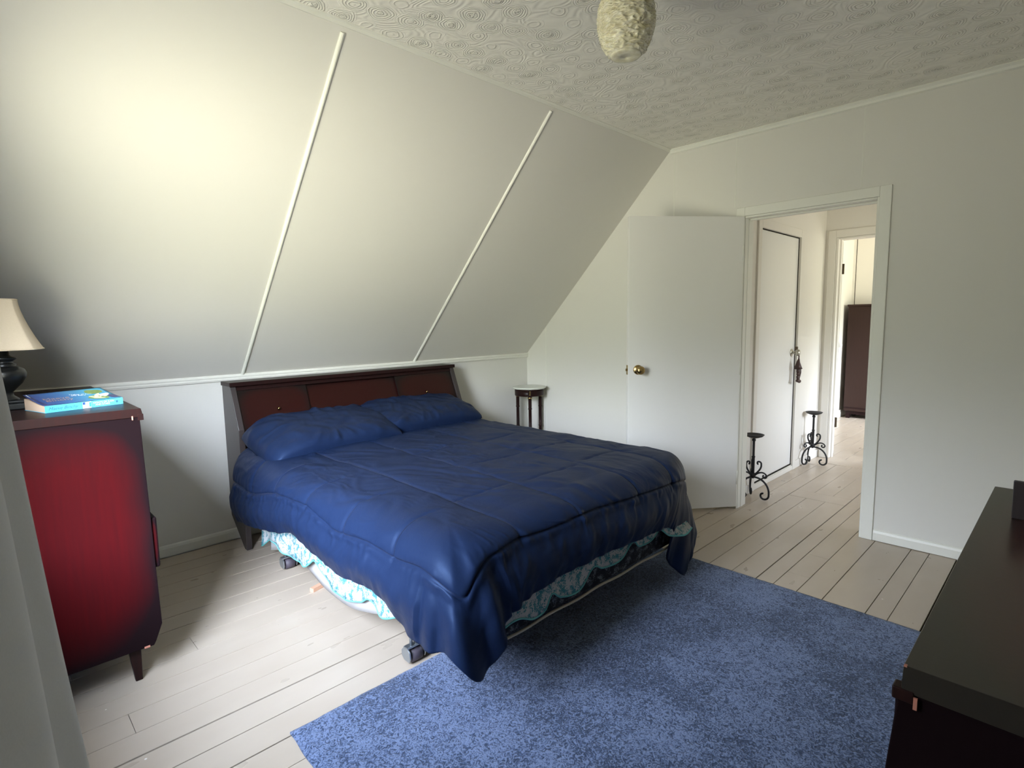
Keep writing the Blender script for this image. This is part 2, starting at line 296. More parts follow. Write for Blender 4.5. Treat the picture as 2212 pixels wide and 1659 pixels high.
# ------------------------------------------------------------------ helpers
def link(name, me, m=None, parent=None, loc=None):
    ob = bpy.data.objects.new(name, me); COL.objects.link(ob)
    if m is not None:
        for q in (m if isinstance(m, (list, tuple)) else [m]): me.materials.append(q)
    if parent: ob.parent = parent
    if loc is not None: ob.location = loc
    return ob
def tag(o, label=None, cat=None, group=None, kind=None):
    if label: o['label'] = label
    if cat: o['category'] = cat
    if group: o['group'] = group
    if kind: o['kind'] = kind
    return o
def thing(name, loc, label, cat, group=None, rz=0):
    e = bpy.data.objects.new(name, None); COL.objects.link(e); e.location = loc; e.rotation_euler = (0, 0, rz)
    e.empty_display_size = .05
    return tag(e, label, cat, group)
class MB:
    def __init__(s): s.v = []; s.f = []; s.mi = []
    def add(s, vs, fs, mi=0):
        k = len(s.v); s.v += [tuple(q) for q in vs]; s.f += [tuple(i+k for i in f) for f in fs]; s.mi += [mi]*len(fs); return s
    def box(s, x0, x1, y0, y1, z0, z1, mi=0):
        return s.add([(x, y, z) for x in (x0, x1) for y in (y0, y1) for z in (z0, z1)],
                     [(0, 1, 3, 2), (4, 6, 7, 5), (0, 4, 5, 1), (2, 3, 7, 6), (0, 2, 6, 4), (1, 5, 7, 3)], mi)
    def prism(s, pts, axis, a, b, mi=0):
        """polygon pts in the two other axes (order xyz), extruded along axis from a to b"""
        def P(p, t):
            if axis == 'x': return (t, p[0], p[1])
            if axis == 'y': return (p[0], t, p[1])
            return (p[0], p[1], t)
        n = len(pts)
        vs = [P(p, a) for p in pts] + [P(p, b) for p in pts]
        fs = [tuple(range(n))[::-1], tuple(range(n, 2*n))] + [(i, (i+1) % n, n+(i+1) % n, n+i) for i in range(n)]
        return s.add(vs, fs, mi)
    def lathe(s, prof, c=(0, 0, 0), seg=40, mi=0, fr=None, cap=True):
        k = []; vs = []
        for j, (r, z) in enumerate(prof):
            for i in range(seg):
                a = 2*pi*i/seg; rr = r*(fr(a, z, j) if fr else 1)
                vs.append((c[0]+rr*cos(a), c[1]+rr*sin(a), c[2]+z))
        fs = [(j*seg+i, j*seg+(i+1) % seg, (j+1)*seg+(i+1) % seg, (j+1)*seg+i) for j in range(len(prof)-1) for i in range(seg)]
        if cap:
            fs.append(tuple(range(seg))[::-1]); fs.append(tuple((len(prof)-1)*seg+i for i in range(seg)))
        return s.add(vs, fs, mi)
    def tube(s, pts, r, seg=10, mi=0, sq=False, flat=1.0):
        pts = [Vector(p) for p in pts]; n = len(pts); vs = []; prev = None
        for i, p in enumerate(pts):
            t = (pts[min(i+1, n-1)]-pts[max(i-1, 0)]).normalized()
            if prev is None:
                a = Vector((0, 0, 1)) if abs(t.z) < .9 else Vector((1, 0, 0))
                prev = t.cross(a).normalized()
            u = (prev - t*prev.dot(t)).normalized(); prev = u; v = t.cross(u)
            rr = r(i/(n-1)) if callable(r) else r
            for k in range(seg):
                a = 2*pi*k/seg; vs.append(p+u*cos(a)*rr+v*sin(a)*rr*flat)
        fs = [(i*seg+k, i*seg+(k+1) % seg, (i+1)*seg+(k+1) % seg, (i+1)*seg+k) for i in range(n-1) for k in range(seg)]
        fs += [tuple(range(seg))[::-1], tuple((n-1)*seg+k for k in range(seg))]
        return s.add(vs, fs, mi)
    def grid(s, rows, mi=0, closed=False):
        n = len(rows); m = len(rows[0]); vs = [p for r_ in rows for p in r_]
        fs = [(i*m+j, i*m+(j+1) % m, (i+1)*m+(j+1) % m, (i+1)*m+j) for i in range(n-1) for j in range(m if closed else m-1)]
        return s.add(vs, fs, mi)
    def ell(s, c, r, seg=16, mi=0):
        rows = [[(c[0]+r[0]*sin(pi*j/seg)*cos(2*pi*i/seg), c[1]+r[1]*sin(pi*j/seg)*sin(2*pi*i/seg), c[2]+r[2]*cos(pi*j/seg)) for i in range(seg)] for j in range(seg+1)]
        return s.grid(rows, mi, True)
    def build(s, name, m, parent=None, smooth=False, bevel=0, loc=None, bseg=2, solid=0, sub=0, recalc=True, weld=False):
        me = bpy.data.meshes.new(name); me.from_pydata(s.v, [], s.f); me.update()
        if recalc or weld:
            b = bmesh.new(); b.from_mesh(me)
            if weld: bmesh.ops.remove_doubles(b, verts=b.verts, dist=1e-5)
            if recalc: bmesh.ops.recalc_face_normals(b, faces=b.faces)
            b.to_mesh(me); b.free()
        ob = link(name, me, m, parent, loc)
        if isinstance(m, (list, tuple)): me.polygons.foreach_set('material_index', s.mi[:len(me.polygons)])
        if smooth: me.polygons.foreach_set('use_smooth', [True]*len(me.polygons))
        if bevel:
            md = ob.modifiers.new('bevel', 'BEVEL'); md.width = bevel; md.segments = bseg; md.limit_method = 'ANGLE'; md.angle_limit = .6
        if solid:
            md = ob.modifiers.new('solid', 'SOLIDIFY'); md.thickness = abs(solid); md.offset = 1 if solid > 0 else -1
        if sub:
            md = ob.modifiers.new('sub', 'SUBSURF'); md.levels = sub; md.render_levels = sub
        if smooth and bevel:
            pass
        return ob
def struct(name, mb, m, parent=None, **k):
    o = mb.build(name, m, parent, **k)
    if parent is None: o['kind'] = 'structure'
    return o
def interp(keys, x):
    """Catmull-Rom through (x, value...) keys"""
    n = len(keys)
    if x <= keys[0][0]: return list(keys[0][1:])
    if x >= keys[-1][0]: return list(keys[-1][1:])
    i = 0
    while keys[i+1][0] < x: i += 1
    x0, x1 = keys[i][0], keys[i+1][0]; t = (x-x0)/(x1-x0)
    out = []
    for c in range(1, len(keys[0])):
        p1, p2 = keys[i][c], keys[i+1][c]
        m1 = (p2-keys[i-1][c])/(x1-keys[i-1][0]) if i > 0 else (p2-p1)/(x1-x0)
        m2 = (keys[i+2][c]-p1)/(keys[i+2][0]-x0) if i+2 < n else (p2-p1)/(x1-x0)
        h = x1-x0
        out.append((2*t**3-3*t*t+1)*p1+(t**3-2*t*t+t)*h*m1+(-2*t**3+3*t*t)*p2+(t**3-t*t)*h*m2)
    return out
def nz(x, y, z=0, s=1.0): return noise.noise(Vector((x*s, y*s, z*s)))
def sm(a, b, x):
    t = max(0, min(1, (x-a)/(b-a))); return t*t*(3-2*t)

# ------------------------------------------------------------------ room shell
XL, XR, YK, KZ, YC, CZ = -.10, 3.5965, 3.487, .984, 2.0737, 2.4325
YR = -.45                                   # wall on the dresser's side
DY0, DY1, DZ = .813, 1.542, 1.91            # bedroom doorway
HX0, HX1, HYL = 3.7165, 5.47, 1.63          # hall

# floor boards, with real gaps
def boards():
    mb = MB(); rnd = random.Random(3)
    ys = [YR-.5]
    y = YR-.5
    top = [1.038, 1.159, 1.28, 1.40, 1.521, 1.642, 1.763, 1.884, 2.005, 2.126, 2.246, 2.367, 2.488, 2.607, 2.73, 2.85, 2.97, 3.09, 3.21, 3.33, 3.47]
    low = [-.95, -.83, -.71, -.59, -.47, -.35, -.23, -.11, .01, .13, .25, .375, .49, .571, .741, .85, .956]
    ys = low + top
    wide = {1.40: .004, 1.884: .0045, 2.607: .005, 1.642: .004, 1.038: .004, .375: .006, 2.246: .002, .741: .003, 1.159: .002, 2.126: .0012, 2.488: .0014, 1.763: .003, 2.005: .003, 2.367: .0035}
    for i in range(len(ys)-1):
        a = ys[i]+wide.get(ys[i], .0025)*.62; b = ys[i+1]-wide.get(ys[i+1], .0025)*.62
        cuts = sorted(rnd.uniform(-.1, 8.3) for _ in range(2))
        xs = [XL-.16] + cuts + [8.3]
        dz = rnd.uniform(-.0006, .0006)
        for x0, x1 in zip(xs[:-1], xs[1:]):
            x0 += .0008; x1 -= .0008
            if b > 1.04 and a < 1.39 and x0 < 4.0 < x1:      # hatch cut in the hall floor
                mb.box(x0, 4.13, a, b, -.02, dz); mb.box(4.30, x1, a, b, -.02, dz); continue
            mb.box(x0, x1, a, b, -.02, dz)
    mb.box(4.133, 4.297, 1.041, 1.397, -.02, .0008)
    mb.box(5.245, 5.50, .75, 1.52, -.015, .0025)
    return mb
struct('floor', boards(), M_floor, bevel=.0005, bseg=1)
sub = MB().box(XL-.16, 8.3, -1.1, 3.7, -.06, -.007)
struct('floor', sub, M_dark_gap)

# ceiling + slope
struct('ceiling', MB().box(XL-.15, HX0, YR-.1, YC+.02, CZ, CZ+.12), M_ceil)
dn = Vector((0, CZ-KZ, YK-YC)).normalized()*.12
struct('wall_slope', MB().prism([(YC, CZ), (YK, KZ), (YK+dn.y, KZ+dn.z), (YC+dn.y, CZ+dn.z)], 'x', XL-.15, HX0), M_slope)
struct('wall_back', MB().box(XL-.15, HX0, YK, YK+.15, -.05, KZ+.06), M_wall)
struct('wall_right', MB().box(XL-.15, HX0, YR-.15, YR, -.05, CZ+.05), M_wall)
# door wall
mb = MB()
mb.prism([(DY1, -.02), (YK, -.02), (YK, KZ), (YC, CZ), (DY1, CZ)], 'x', XR, HX0)
mb.prism([(DY0, DZ), (DY1, DZ), (DY1, CZ), (DY0, CZ)], 'x', XR, HX0)
mb.prism([(YR, -.02), (DY0, -.02), (DY0, CZ), (YR, CZ)], 'x', XR, HX0)
struct('wall_far', mb, M_wall)
# window wall with its opening
WY0, WY1, WZ0, WZ1 = 1.00, 1.88, .68, 1.92
mb = MB()
x0, x1 = XL-.15, XL
mb.box(x0, x1, YR-.15, WY0, -.05, CZ+.05); mb.box(x0, x1, WY0, WY1, -.05, WZ0); mb.box(x0, x1, WY0, WY1, WZ1, CZ+.05)
mb.prism([(WY1, -.05), (YK+.1, -.05), (YK+.1, KZ+.05), (YC+.05, CZ+.05), (WY1, CZ+.05)], 'x', x0, x1)
struct('wall_left', mb, M_wall)
wf = MB()
for a, b, c, d in ((WY0, WY0+.04, WZ0, WZ1), (WY1-.04, WY1, WZ0, WZ1), (WY0, WY1, WZ0, WZ0+.04), (WY0, WY1, WZ1-.04, WZ1), (WY0, WY1, 1.355, 1.39)):
    wf.box(XL-.10, XL-.06, a, b, c, d)
wf.box(XL-.06, XL+.03, WY0-.04, WY1+.04, WZ0-.03, WZ0)
struct('window_1', wf, M_trim, bevel=.003)

# trims -------------------------------------------------------------
tp = MB()
prof = [(YK, KZ+.010), (YK-.012, KZ+.004), (YK-.017, KZ-.006), (YK-.013, KZ-.014), (YK-.016, KZ-.02), (YK-.012, KZ-.030), (YK, KZ-.034)]
tp.prism(prof, 'x', XL, XR)
struct('trim_1', tp, M_trim)
sdir = Vector((0, YC-YK, CZ-KZ)); sl = sdir.length; sdir.normalize(); sn = Vector((0, -(CZ-KZ), -(YK-YC))).normalized()
def batten(name, x, hw=.0095):
    mb = MB(); a = Vector((x, YK, KZ))+sdir*.008; b = a+sdir*(sl-.045)
    pr = [(-hw, -.004), (-hw, .004), (-hw*.6, .0085), (0, .0105), (hw*.6, .0085), (hw, .004), (hw, -.004)]
    vs = [Vector((p[0], 0, 0))+sn*p[1]+a for p in pr] + [Vector((p[0], 0, 0))+sn*p[1]+b for p in pr]
    n = len(pr)
    mb.add(vs, [tuple(range(n)), tuple(range(n, 2*n))[::-1]]+[(i, (i+1) % n, n+(i+1) % n, n+i) for i in range(n)])
    struct(name, mb, M_trim)
batten('trim_2', 1.157); batten('trim_3', 2.378)
# ceiling cove strips
mb = MB().prism([(XR, CZ), (XR-.018, CZ), (XR-.020, CZ-.006), (XR-.012, CZ-.016), (XR-.010, CZ-.028), (XR, CZ-.034)], 'y', YR, YC)
struct('trim_4', mb, M_trim)
mb = MB(); q = Vector((0, YC, CZ))
pts = [(YC-.013, CZ), (YC-.012, CZ-.004), (YC-.002, CZ-.007), (YC+.006, CZ-.014), (YC+.013, CZ-.0133)]
mb.prism(pts, 'x', XL, XR); struct('trim_5', mb, M_trim)
# corner strip where slope meets the door wall
# baseboards
bb = lambda d: [(0, 0), (.014, 0), (.014, .044), (.010, .056), (.004, .062), (0, .062)]
struct('baseboard_back', MB().prism([(YK-a, z+.004) for a, z in bb(0)], 'x', XL, XR), M_trim)
struct('baseboard_far', MB().prism([(XR-a, z+.003) for a, z in bb(0)], 'y', YR, DY0-.058).prism([(XR-a, z+.003) for a, z in bb(0)], 'y', DY1+.06, YK), M_trim)
# panel joints on the door wall
mb = MB()
for y_ in (3.255, 2.045, 1.612, .905, -.3):
    z0 = 1.975 if y_ < 1.62 and y_ > .8 else .065
    z1 = CZ-.034 if y_ < YC else KZ+(YK-y_)*(CZ-KZ)/(YK-YC)-.01
    mb.box(XR-.0012, XR+.001, y_-.004, y_-.001, z0, z1); mb.box(XR-.0012, XR+.001, y_+.001, y_+.004, z0, z1)
struct('trim_6', mb, M_trim)
# bedroom door casing
mb = MB(); cw = .055
mb.box(XR-.014, XR+.002, DY0-cw, DY0, 0, DZ+cw); mb.box(XR-.014, XR+.002, DY1, DY1+cw, 0, DZ+cw)
mb.box(XR-.014, XR+.002, DY0, DY1, DZ, DZ+cw)
struct('trim_7', mb, M_trim, bevel=.003)
mb = MB().box(XR-.008, HX0+.01, DY0-.002, DY0+.012, 0, DZ).box(XR-.002, HX0+.004, DY1-.003, DY1+.002, 0, DZ).box(XR-.008, HX0+.01, DY0+.0121, DY1-.0031, DZ-.012, DZ-.0005)
mb.box(XR+.045, XR+.08, DY0+.01, DY0+.022, 0, DZ-.01).box(XR+.045, XR+.08, DY1-.006, DY1-.002, 0, DZ-.01).box(XR+.045, XR+.08, DY0+.0222, DY1-.0102, DZ-.022, DZ-.0121)
struct('trim_8', mb, M_trim, bevel=.002)

# bedroom door leaf, standing open into the room
def knob(parent, M4, m, mirror=1):
    k = MB(); prof = [(.031, 0), (.031, .003), (.026, .007), (.012, .010), (.010, .028), (.016, .032), (.025, .040), (.0275, .050), (.025, .060), (.016, .067), (.001, .069)]
    k.lathe(prof, seg=32)
    o = k.build('door_knob', m, parent, smooth=True); o.matrix_local = M4; return o
hinge = Vector((XR-.03, 1.535, 0)); free = Vector((2.975, 1.995, 0)); ld = (free-hinge); lw = ld.length; ld.normalize()
ang = math.atan2(ld.y, ld.x)
door = struct('door_1', MB().box(0, lw, -.033, 0, .022, 1.905), M_door, bevel=.0025, loc=hinge); door.rotation_euler = (0, 0, ang)
# visible face is local +y ?  (leaf direction points -x,+y; its left-hand normal faces -x,-y)
kz = .955
knob(door, Matrix.Translation((lw-.065, 0, kz)) @ Matrix.Rotation(-pi/2, 4, 'X'), M_brass)
knob(door, Matrix.Translation((lw-.065, -.033, kz)) @ Matrix.Rotation(pi/2, 4, 'X'), M_brass)
MB().box(lw-.001, lw+.002, -.03, -.004, kz-.03, kz+.03).box(lw, lw+.010, -.022, -.012, kz-.008, kz+.008).build('latch_plate', M_brass, door)
for z_ in (.22, .95, 1.68):
    MB().lathe([(.006, -.045), (.006, .045)], (0.002, -.004, z_), 12).build('hinge', M_trim, door, smooth=True)

# ------------------------------------------------------------------ hall and far room
mb = MB()
mb.box(HX0, 4.055, HYL, HYL+.12, -.02, 2.5).box(4.835, HX1+.1, HYL, HYL+.12, -.02, 2.5).box(4.055, 4.835, HYL, HYL+.12, 1.90, 2.5).box(4.055, 4.835, HYL+.05, HYL+.12, -.02, 1.95)
mb.box(4.055, 4.835, HYL, HYL+.06, -.02, .042)
struct('wall_hall_left', mb, M_hall)
mb = MB()
mb.box(HX1, HX1+.12, 1.54, 2.2, -.02, 2.5).box(HX1, HX1+.12, -1.0, .80, -.02, 2.5).box(HX1, HX1+.12, .80, 1.54, 1.945, 2.5)
struct('wall_hall_end', mb, M_hall)
mb = MB().box(HX0, 4.4, -1.15, -1.0, -.02, 2.5).box(4.75, HX1, -1.15, -1.0, -.02, 2.5).box(4.4, 4.75, -1.15, -1.0, -.02, 1.0).box(4.4, 4.75, -1.15, -1.0, 1.8, 2.5)  # small out-of-view opening added to let light into the hall
struct('wall_hall_right', mb, M_hall)
struct('wall_hall_near', MB().box(XR, HX0-.002, -1.15, YR-.15, -.02, 2.5), M_hall)
struct('ceiling_hall', MB().box(HX0-.1, 8.3, -1.15, 2.3, 2.4, 2.55), M_hall)
# closet door in the hall
cd = struct('door_2', MB().box(4.064, 4.829, HYL+.006, HYL+.04, .052, 1.893), M_door, bevel=.002)
mb = MB().box(4.830, 4.834, HYL+.0015, HYL+.012, .05, 1.90).box(4.06, 4.836, HYL+.0015, HYL+.012, 1.8935, 1.9005).box(4.10, 4.836, HYL-.0005, HYL+.012, .044, .0515)
struct('trim_9', mb, M_dark_gap)
mb = MB().box(4.0, 4.060, HYL-.014, HYL+.002, 0, 1.963).box(4.838, 4.90, HYL-.014, HYL+.002, 0, 1.963).box(4.0601, 4.8379, HYL-.014, HYL+.002, 1.901, 1.963)
struct('trim_10', mb, M_hall, bevel=.003)
kb = knob(cd, Matrix.Translation((4.762, HYL+.006, .985)) @ Matrix.Rotation(pi/2, 4, 'X'), M_nickel)
for z_ in (1.62, .25): MB().box(4.058, 4.066, HYL-.006, HYL+.006, z_-.035, z_+.035).build('hinge', M_hinge, cd)
MB().box(4.828, 4.842, HYL-.018, HYL+.004, 1.0, 1.03).build('strike_plate', M_hinge, cd)
struct('baseboard_hall', MB().box(HX0, 4.0, HYL-.012, HYL, 0, .065).box(4.90, HX1, HYL-.012, HYL, 0, .065).box(4.0, 4.9, HYL-.010, HYL, 0, .036), M_hall, bevel=.003)
# end doorway casing + jamb
mb = MB().box(HX1-.014, HX1+.002, 1.545, 1.605, 0, 2.01).box(HX1-.014, HX1+.002, .74, .80, 0, 2.01).box(HX1-.014, HX1+.002, .8001, 1.5449, 1.945, 2.01)
mb.box(HX1-.006, HX1+.125, 1.525, 1.5445, 0, 1.944).box(HX1-.006, HX1+.125, .8005, .812, 0, 1.944).box(HX1-.006, HX1+.125, .8125, 1.5245, 1.930, 1.944)
mb.box(HX1+.04, HX1+.075, 1.512, 1.53, 0, 1.94)
struct('trim_11', mb, M_hall, bevel=.003)
d3 = struct('door_3', MB().box(0, .72, 0, .034, .02, 1.925), M_door, bevel=.002, loc=(HX1+.135, 1.525, 0)); d3.rotation_euler = (0, 0, .302)
for z_ in (1.685, .31): MB().box(-.012, .002, -.014, .03, z_-.045, z_+.045).build('hinge', M_hinge, d3)
MB().ell((.64, -.03, .985), (.024, .024, .024)).build('door_knob', M_white_pl, d3, smooth=True)
# far room
struct('wall_room_left', MB().box(HX1+.12, 8.3, 2.09, 2.2, -.02, 2.5), M_hall)
struct('wall_room_end', MB().box(8.12, 8.3, -1.1, 2.2, -.02, 2.5), M_hall)
mb = MB().box(HX1, 6.15, -1.05, -.9, -.02, 2.5).box(7.1, 8.3, -1.05, -.9, -.02, 2.5).box(6.15, 7.1, -1.05, -.9, -.02, .75).box(6.15, 7.1, -1.05, -.9, 2.05, 2.5)
struct('wall_room_right', mb, M_hall)
mb = MB().box(6.15, 7.1, -1.0, -.96, .75, .79).box(6.15, 7.1, -1.0, -.96, 2.01, 2.05).box(6.15, 6.19, -1.0, -.96, .75, 2.05).box(7.06, 7.1, -1.0, -.96, .75, 2.05).box(6.15, 7.1, -1.0, -.96, 1.38, 1.42)
struct('window_2', mb, M_trim)
struct('baseboard_room', MB().box(HX1+.12, 8.12, 2.075, 2.09, 0, .09).box(8.105, 8.12, -.9, 2.09, 0, .09), M_hall, bevel=.003)
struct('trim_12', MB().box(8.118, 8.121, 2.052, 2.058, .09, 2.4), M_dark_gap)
ward = thing('chest_of_drawers', (7.95, 1.62, 0), 'tall brown wooden chest in the bright room beyond the hall', 'chest of drawers')
MB().box(-.15, .15, -.42, .415, .09, 1.385).build('body', M_brown, ward, bevel=.004)
MB().box(-.165, .16, -.43, .425, 1.385, 1.41).build('top', M_brown, ward, bevel=.004)
MB().box(-.155, .15, -.42, .415, .125, .14).box(-.13, .14, -.40, .395, .05, .09).build('plinth', M_dwood, ward)
for a, b in ((-.12, -.38), (-.12, .37), (.12, -.38), (.12, .37)): MB().box(a-.02, a+.02, b-.02, b+.02, 0, .06).build('leg', M_dwood, ward)

# ------------------------------------------------------------------ rug
def rug():
    mb = MB(); c = [(.612, 1.648), (2.66, 1.642), (2.63, .20), (.55, .20)]
    nx, ny = 150, 100; rows = []
    for j in range(ny+1):
        v = j/ny; row = []
        for i in range(nx+1):
            u = i/nx
            a = Vector(c[0]).lerp(Vector(c[1]), u); b = Vector(c[3]).lerp(Vector(c[2]), u); p = a.lerp(b, v)
            e = min(u, 1-u, (v if v < .5 else 1-v)); k = 1-sm(0, .012, e)
            dx = .004*nz(p.x*9, p.y*9, 1) if k > 0 else 0
            row.append((p.x+dx, p.y+.004*nz(p.x*11, p.y*8, 4)*k, .016-.008*k+.0012*nz(p.x*60, p.y*60, 2)))
        rows.append(row)
    mb.grid(rows)
    # skirt of the edge
    edge = rows[0] + [r_[-1] for r_ in rows[1:]] + rows[-1][::-1][1:] + [r_[0] for r_ in rows[::-1][1:]]
    mb.grid([edge, [(x, y, .001) for x, y, z in edge]])
    o = mb.build('rug', M_rug, smooth=True, weld=True)
    tag(o, 'blue cut pile rug lying on the painted boards at the foot of the bed', 'rug')
rug()

# ------------------------------------------------------------------ bed
bed = thing('bed', (1.83, 2.3, 0), 'double bed with a dark mahogany bookcase headboard against the low wall', 'bed')
BO = Vector((1.83, 2.3, 0))
def bb_(mb, name, m, parent=bed, **k):      # geometry given in world coordinates
    mb.v = [tuple(Vector(v)-BO) for v in mb.v]; return mb.build(name, m, parent, **k)
HX_0, HX_1 = 1.034, 2.628
side = [(3.468, .935), (3.330, .930), (3.236, .694), (3.241, 0.0), (3.275, 0.0), (3.468, .16)]
hb = MB(); hb.box(HX_0+.03, HX_1-.03, 3.44, 3.465, .25, .93)
hb.prism([(3.30, .62), (3.44, .62), (3.44, .64), (3.29, .64)], 'x', HX_0+.03, HX_1-.03)
headboard = bb_(hb, 'headboard', M_dwood)
def hpart(mb, name, m, parent=headboard, **k): return bb_(mb, name, m, parent, **k)
for x0 in (HX_0, HX_1-.03): hpart(MB().prism(side, 'x', x0, x0+.03), 'side_panel', M_dwood_m, bevel=.002)
hpart(MB().box(HX_0-.006, HX_1+.006, 3.318, 3.470, .932, .956), 'top_board', M_dwood, bevel=.003)
def slant(x0, x1, off, z0, z1, th=.012):
    # sheet parallel to the slanted front, off = set-back from the side panel's front edge
    f = lambda z: 3.236+(z-.694)*(3.330-3.236)/(.930-.694)+off
    return MB().prism([(f(z0), z0), (f(z1), z1), (f(z1)+th, z1), (f(z0)+th, z0)], 'x', x0, x1)
hpart(slant(HX_0+.03, HX_1-.03, .008, .908, .932, .03), 'front_rail', M_dwood, bevel=.001)
hpart(slant(1.40, 2.17, .034, .66, .908), 'middle_panel', M_sun_door)
for (a, b, kx, kz_) in ((HX_0+.031, 1.47, 1.277, .792), (2.11, HX_1-.031, 2.335, .785)):
    d_ = hpart(slant(a, b, .014, .655, .907), 'sliding_door', M_sun_door, bevel=.001)
    yk = 3.236+(kz_-.694)*.398+.014
    k = MB(); k.lathe([(.004, 0), (.004, .010), (.008, .013), (.009, .018), (.005, .022), (.001, .0225)], seg=16)
    k.v = [tuple(Matrix.Rotation(pi/2+.38, 3, 'X') @ Vector(v) + Vector((kx, yk, kz_))) for v in k.v]
    hpart(k, 'knob', M_brass, smooth=True)
hpart(MB().box(HX_0+.03, HX_1-.03, 3.262, 3.28, .2, .655), 'lower_panel', M_dwood)
# frame
fr = MB()
for x in (1.10, 2.50): fr.box(x-.015, x+.015, 1.36, 3.2, .178, .185).box(x-.015, x-.012, 1.36, 3.2, .178, .21)
for y in (1.68, 2.80): fr.box(1.085, 2.515, y-.015, y+.015, .165, .178)
bb_(fr, 'bed_frame', M_steel)
bb_(MB().box(1.075, 1.135, 1.50, 1.56, .14, .185).box(1.085, 1.125, 1.51, 1.55, .115, .14), 'frame_clamp', M_blackp, bevel=.004)
for (x, y) in ((1.105, 1.69), (1.105, 2.84), (2.48, 1.69), (2.48, 2.84)):
    lg = bb_(MB().lathe([(.010, .066), (.010, .17)], (x+.012, y, 0), 14).lathe([(.006, .066), (.006, .17)], (x-.013, y-.004, 0), 10), 'leg', M_steel, smooth=True)
    wh = MB(); wh.lathe([(.018, -.026), (.026, -.022), (.027, 0), (.026, .022), (.018, .026)], seg=24)
    R = Matrix.Rotation(pi/2, 3, 'Y'); wh.v = [tuple(R @ Vector(v)+Vector((x+.004, y, .0275))) for v in wh.v]
    bb_(wh, 'caster_wheel', M_wheel, lg, smooth=True)
    fk = MB(); pr = [(y-.02, .012), (y-.028, .03), (y-.026, .055), (y-.01, .066), (y+.012, .066), (y+.028, .05), (y+.028, .028), (y+.012, .014)]
    fk.prism(pr, 'x', x-.036, x-.029).prism(pr, 'x', x+.034, x+.038).box(x-.036, x+.038, y-.014, y+.014, .061, .068)
    bb_(fk, 'caster_fork', M_steel, lg, bevel=.002)
bb_(MB().box(1.07, 2.50, 1.315, 3.22, .192, .40), 'box_spring', M_box, bevel=.02, bseg=4)
pp = MB(); P_ = []
for i in range(60): P_.append((1.09+1.39*i/59, 1.309, .192+.003*sin(i*.5)))
pp.tube(P_, .005, 8)
bb_(pp, 'piping', M_piping, smooth=True)
bb_(MB().box(1.08, 2.46, 1.38, 3.22, .40, .57), 'mattress', M_mattress, bevel=.03, bseg=4)

# bed skirt (valance) showing below the comforter
def skirt():
    left = [(y, z) for y, z in ((1.36, .31), (1.50, .275), (1.652, .221), (1.748, .187), (1.863, .212), (1.93, .175), (1.995, .159), (2.10, .150), (2.218, .164), (2.322, .226), (2.40, .18), (2.455, .168), (2.55, .165), (2.66, .160), (2.72, .175), (2.80, .182), (2.88, .165), (2.955, .115), (2.962, .115))]
    foot = [(1.10, .235), (1.246, .262), (1.33, .228), (1.39, .235), (1.423, .284), (1.47, .255), (1.527, .244), (1.60, .255), (1.655, .300), (1.683, .303), (1.73, .278), (1.797, .272), (1.87, .285), (1.92, .325), (1.945, .327), (1.98, .295), (2.037, .283), (2.10, .292), (2.16, .315), (2.22, .275), (2.317, .250), (2.38, .252), (2.41, .262)]
    root = thing('bed_skirt', (1.2, 1.6, .3), 'white bed skirt with teal toile print and scalloped teal edge under the comforter', 'bed skirt')
    root.location = (1.2, 1.6, .1); O_ = Vector(root.location)
    def strip(keys, pos, name, m, z_top, drop=0, foot_side=False):
        mb = MB(); top = []; bot = []; rows = []
        n = 260; a, b = keys[0][0], keys[-1][0]
        nn = 10
        for k in range(nn+1): rows.append([])
        for i in range(n+1):
            t = a+(b-a)*i/n; z = interp(keys, t)[0]-drop
            for k in range(nn+1):
                f = k/nn; zt_ = z_top if t > 2.6 or drop != 0 or not foot_side else z_top+(.318-z_top)*sm(2.24, 2.34, t); zz = zt_+(z-zt_)*f
                rows[k].append(tuple(Vector(pos(t, zz, f))-O_))
        mb.grid(rows); return mb, rows[-1]
    ripple = lambda t: .007*sin(t*19)+.004*sin(t*47+1)
    pl = lambda t, z, f: (1.045-f*.025-ripple(t)*f, t, z)
    pf = lambda t, z, f: (t, 1.30-f*.030+ripple(t)*f*.6-.028*sm(2.2, 2.36, t)*f, z)
    mb, e1 = strip(left, pl, '', None, .42); a = mb.build('side_drop', M_toile, root, smooth=True, solid=.0015)
    mb, e2 = strip([(t, z+.012) for t, z in foot], pf, '', None, .42, foot_side=True); a2 = mb.build('foot_drop', M_toile, root, smooth=True, solid=.0015)
    MB().tube(e1[::2], .0035, 6).build('scalloped_binding', M_teal, root, smooth=True)
    MB().tube(e2[::2], .0040, 6).build('scalloped_binding', M_teal, root, smooth=True)
    lin = [(1.40, .19), (1.685, .193), (1.886, .139), (2.057, .10), (2.288, .105), (2.472, .144), (2.77, .136), (2.90, .102)]
    mb, e3 = strip(lin, lambda t, z, f: (1.055-f*.012, t, z), '', None, .42); mb.build('lining', M_lining, root, smooth=True, solid=.001)
    top = MB().box(1.06, 2.49, 1.315, 3.21, .401, .404); top.v = [tuple(Vector(v)-O_) for v in top.v]
    top.build('deck', M_lining, root)
skirt()

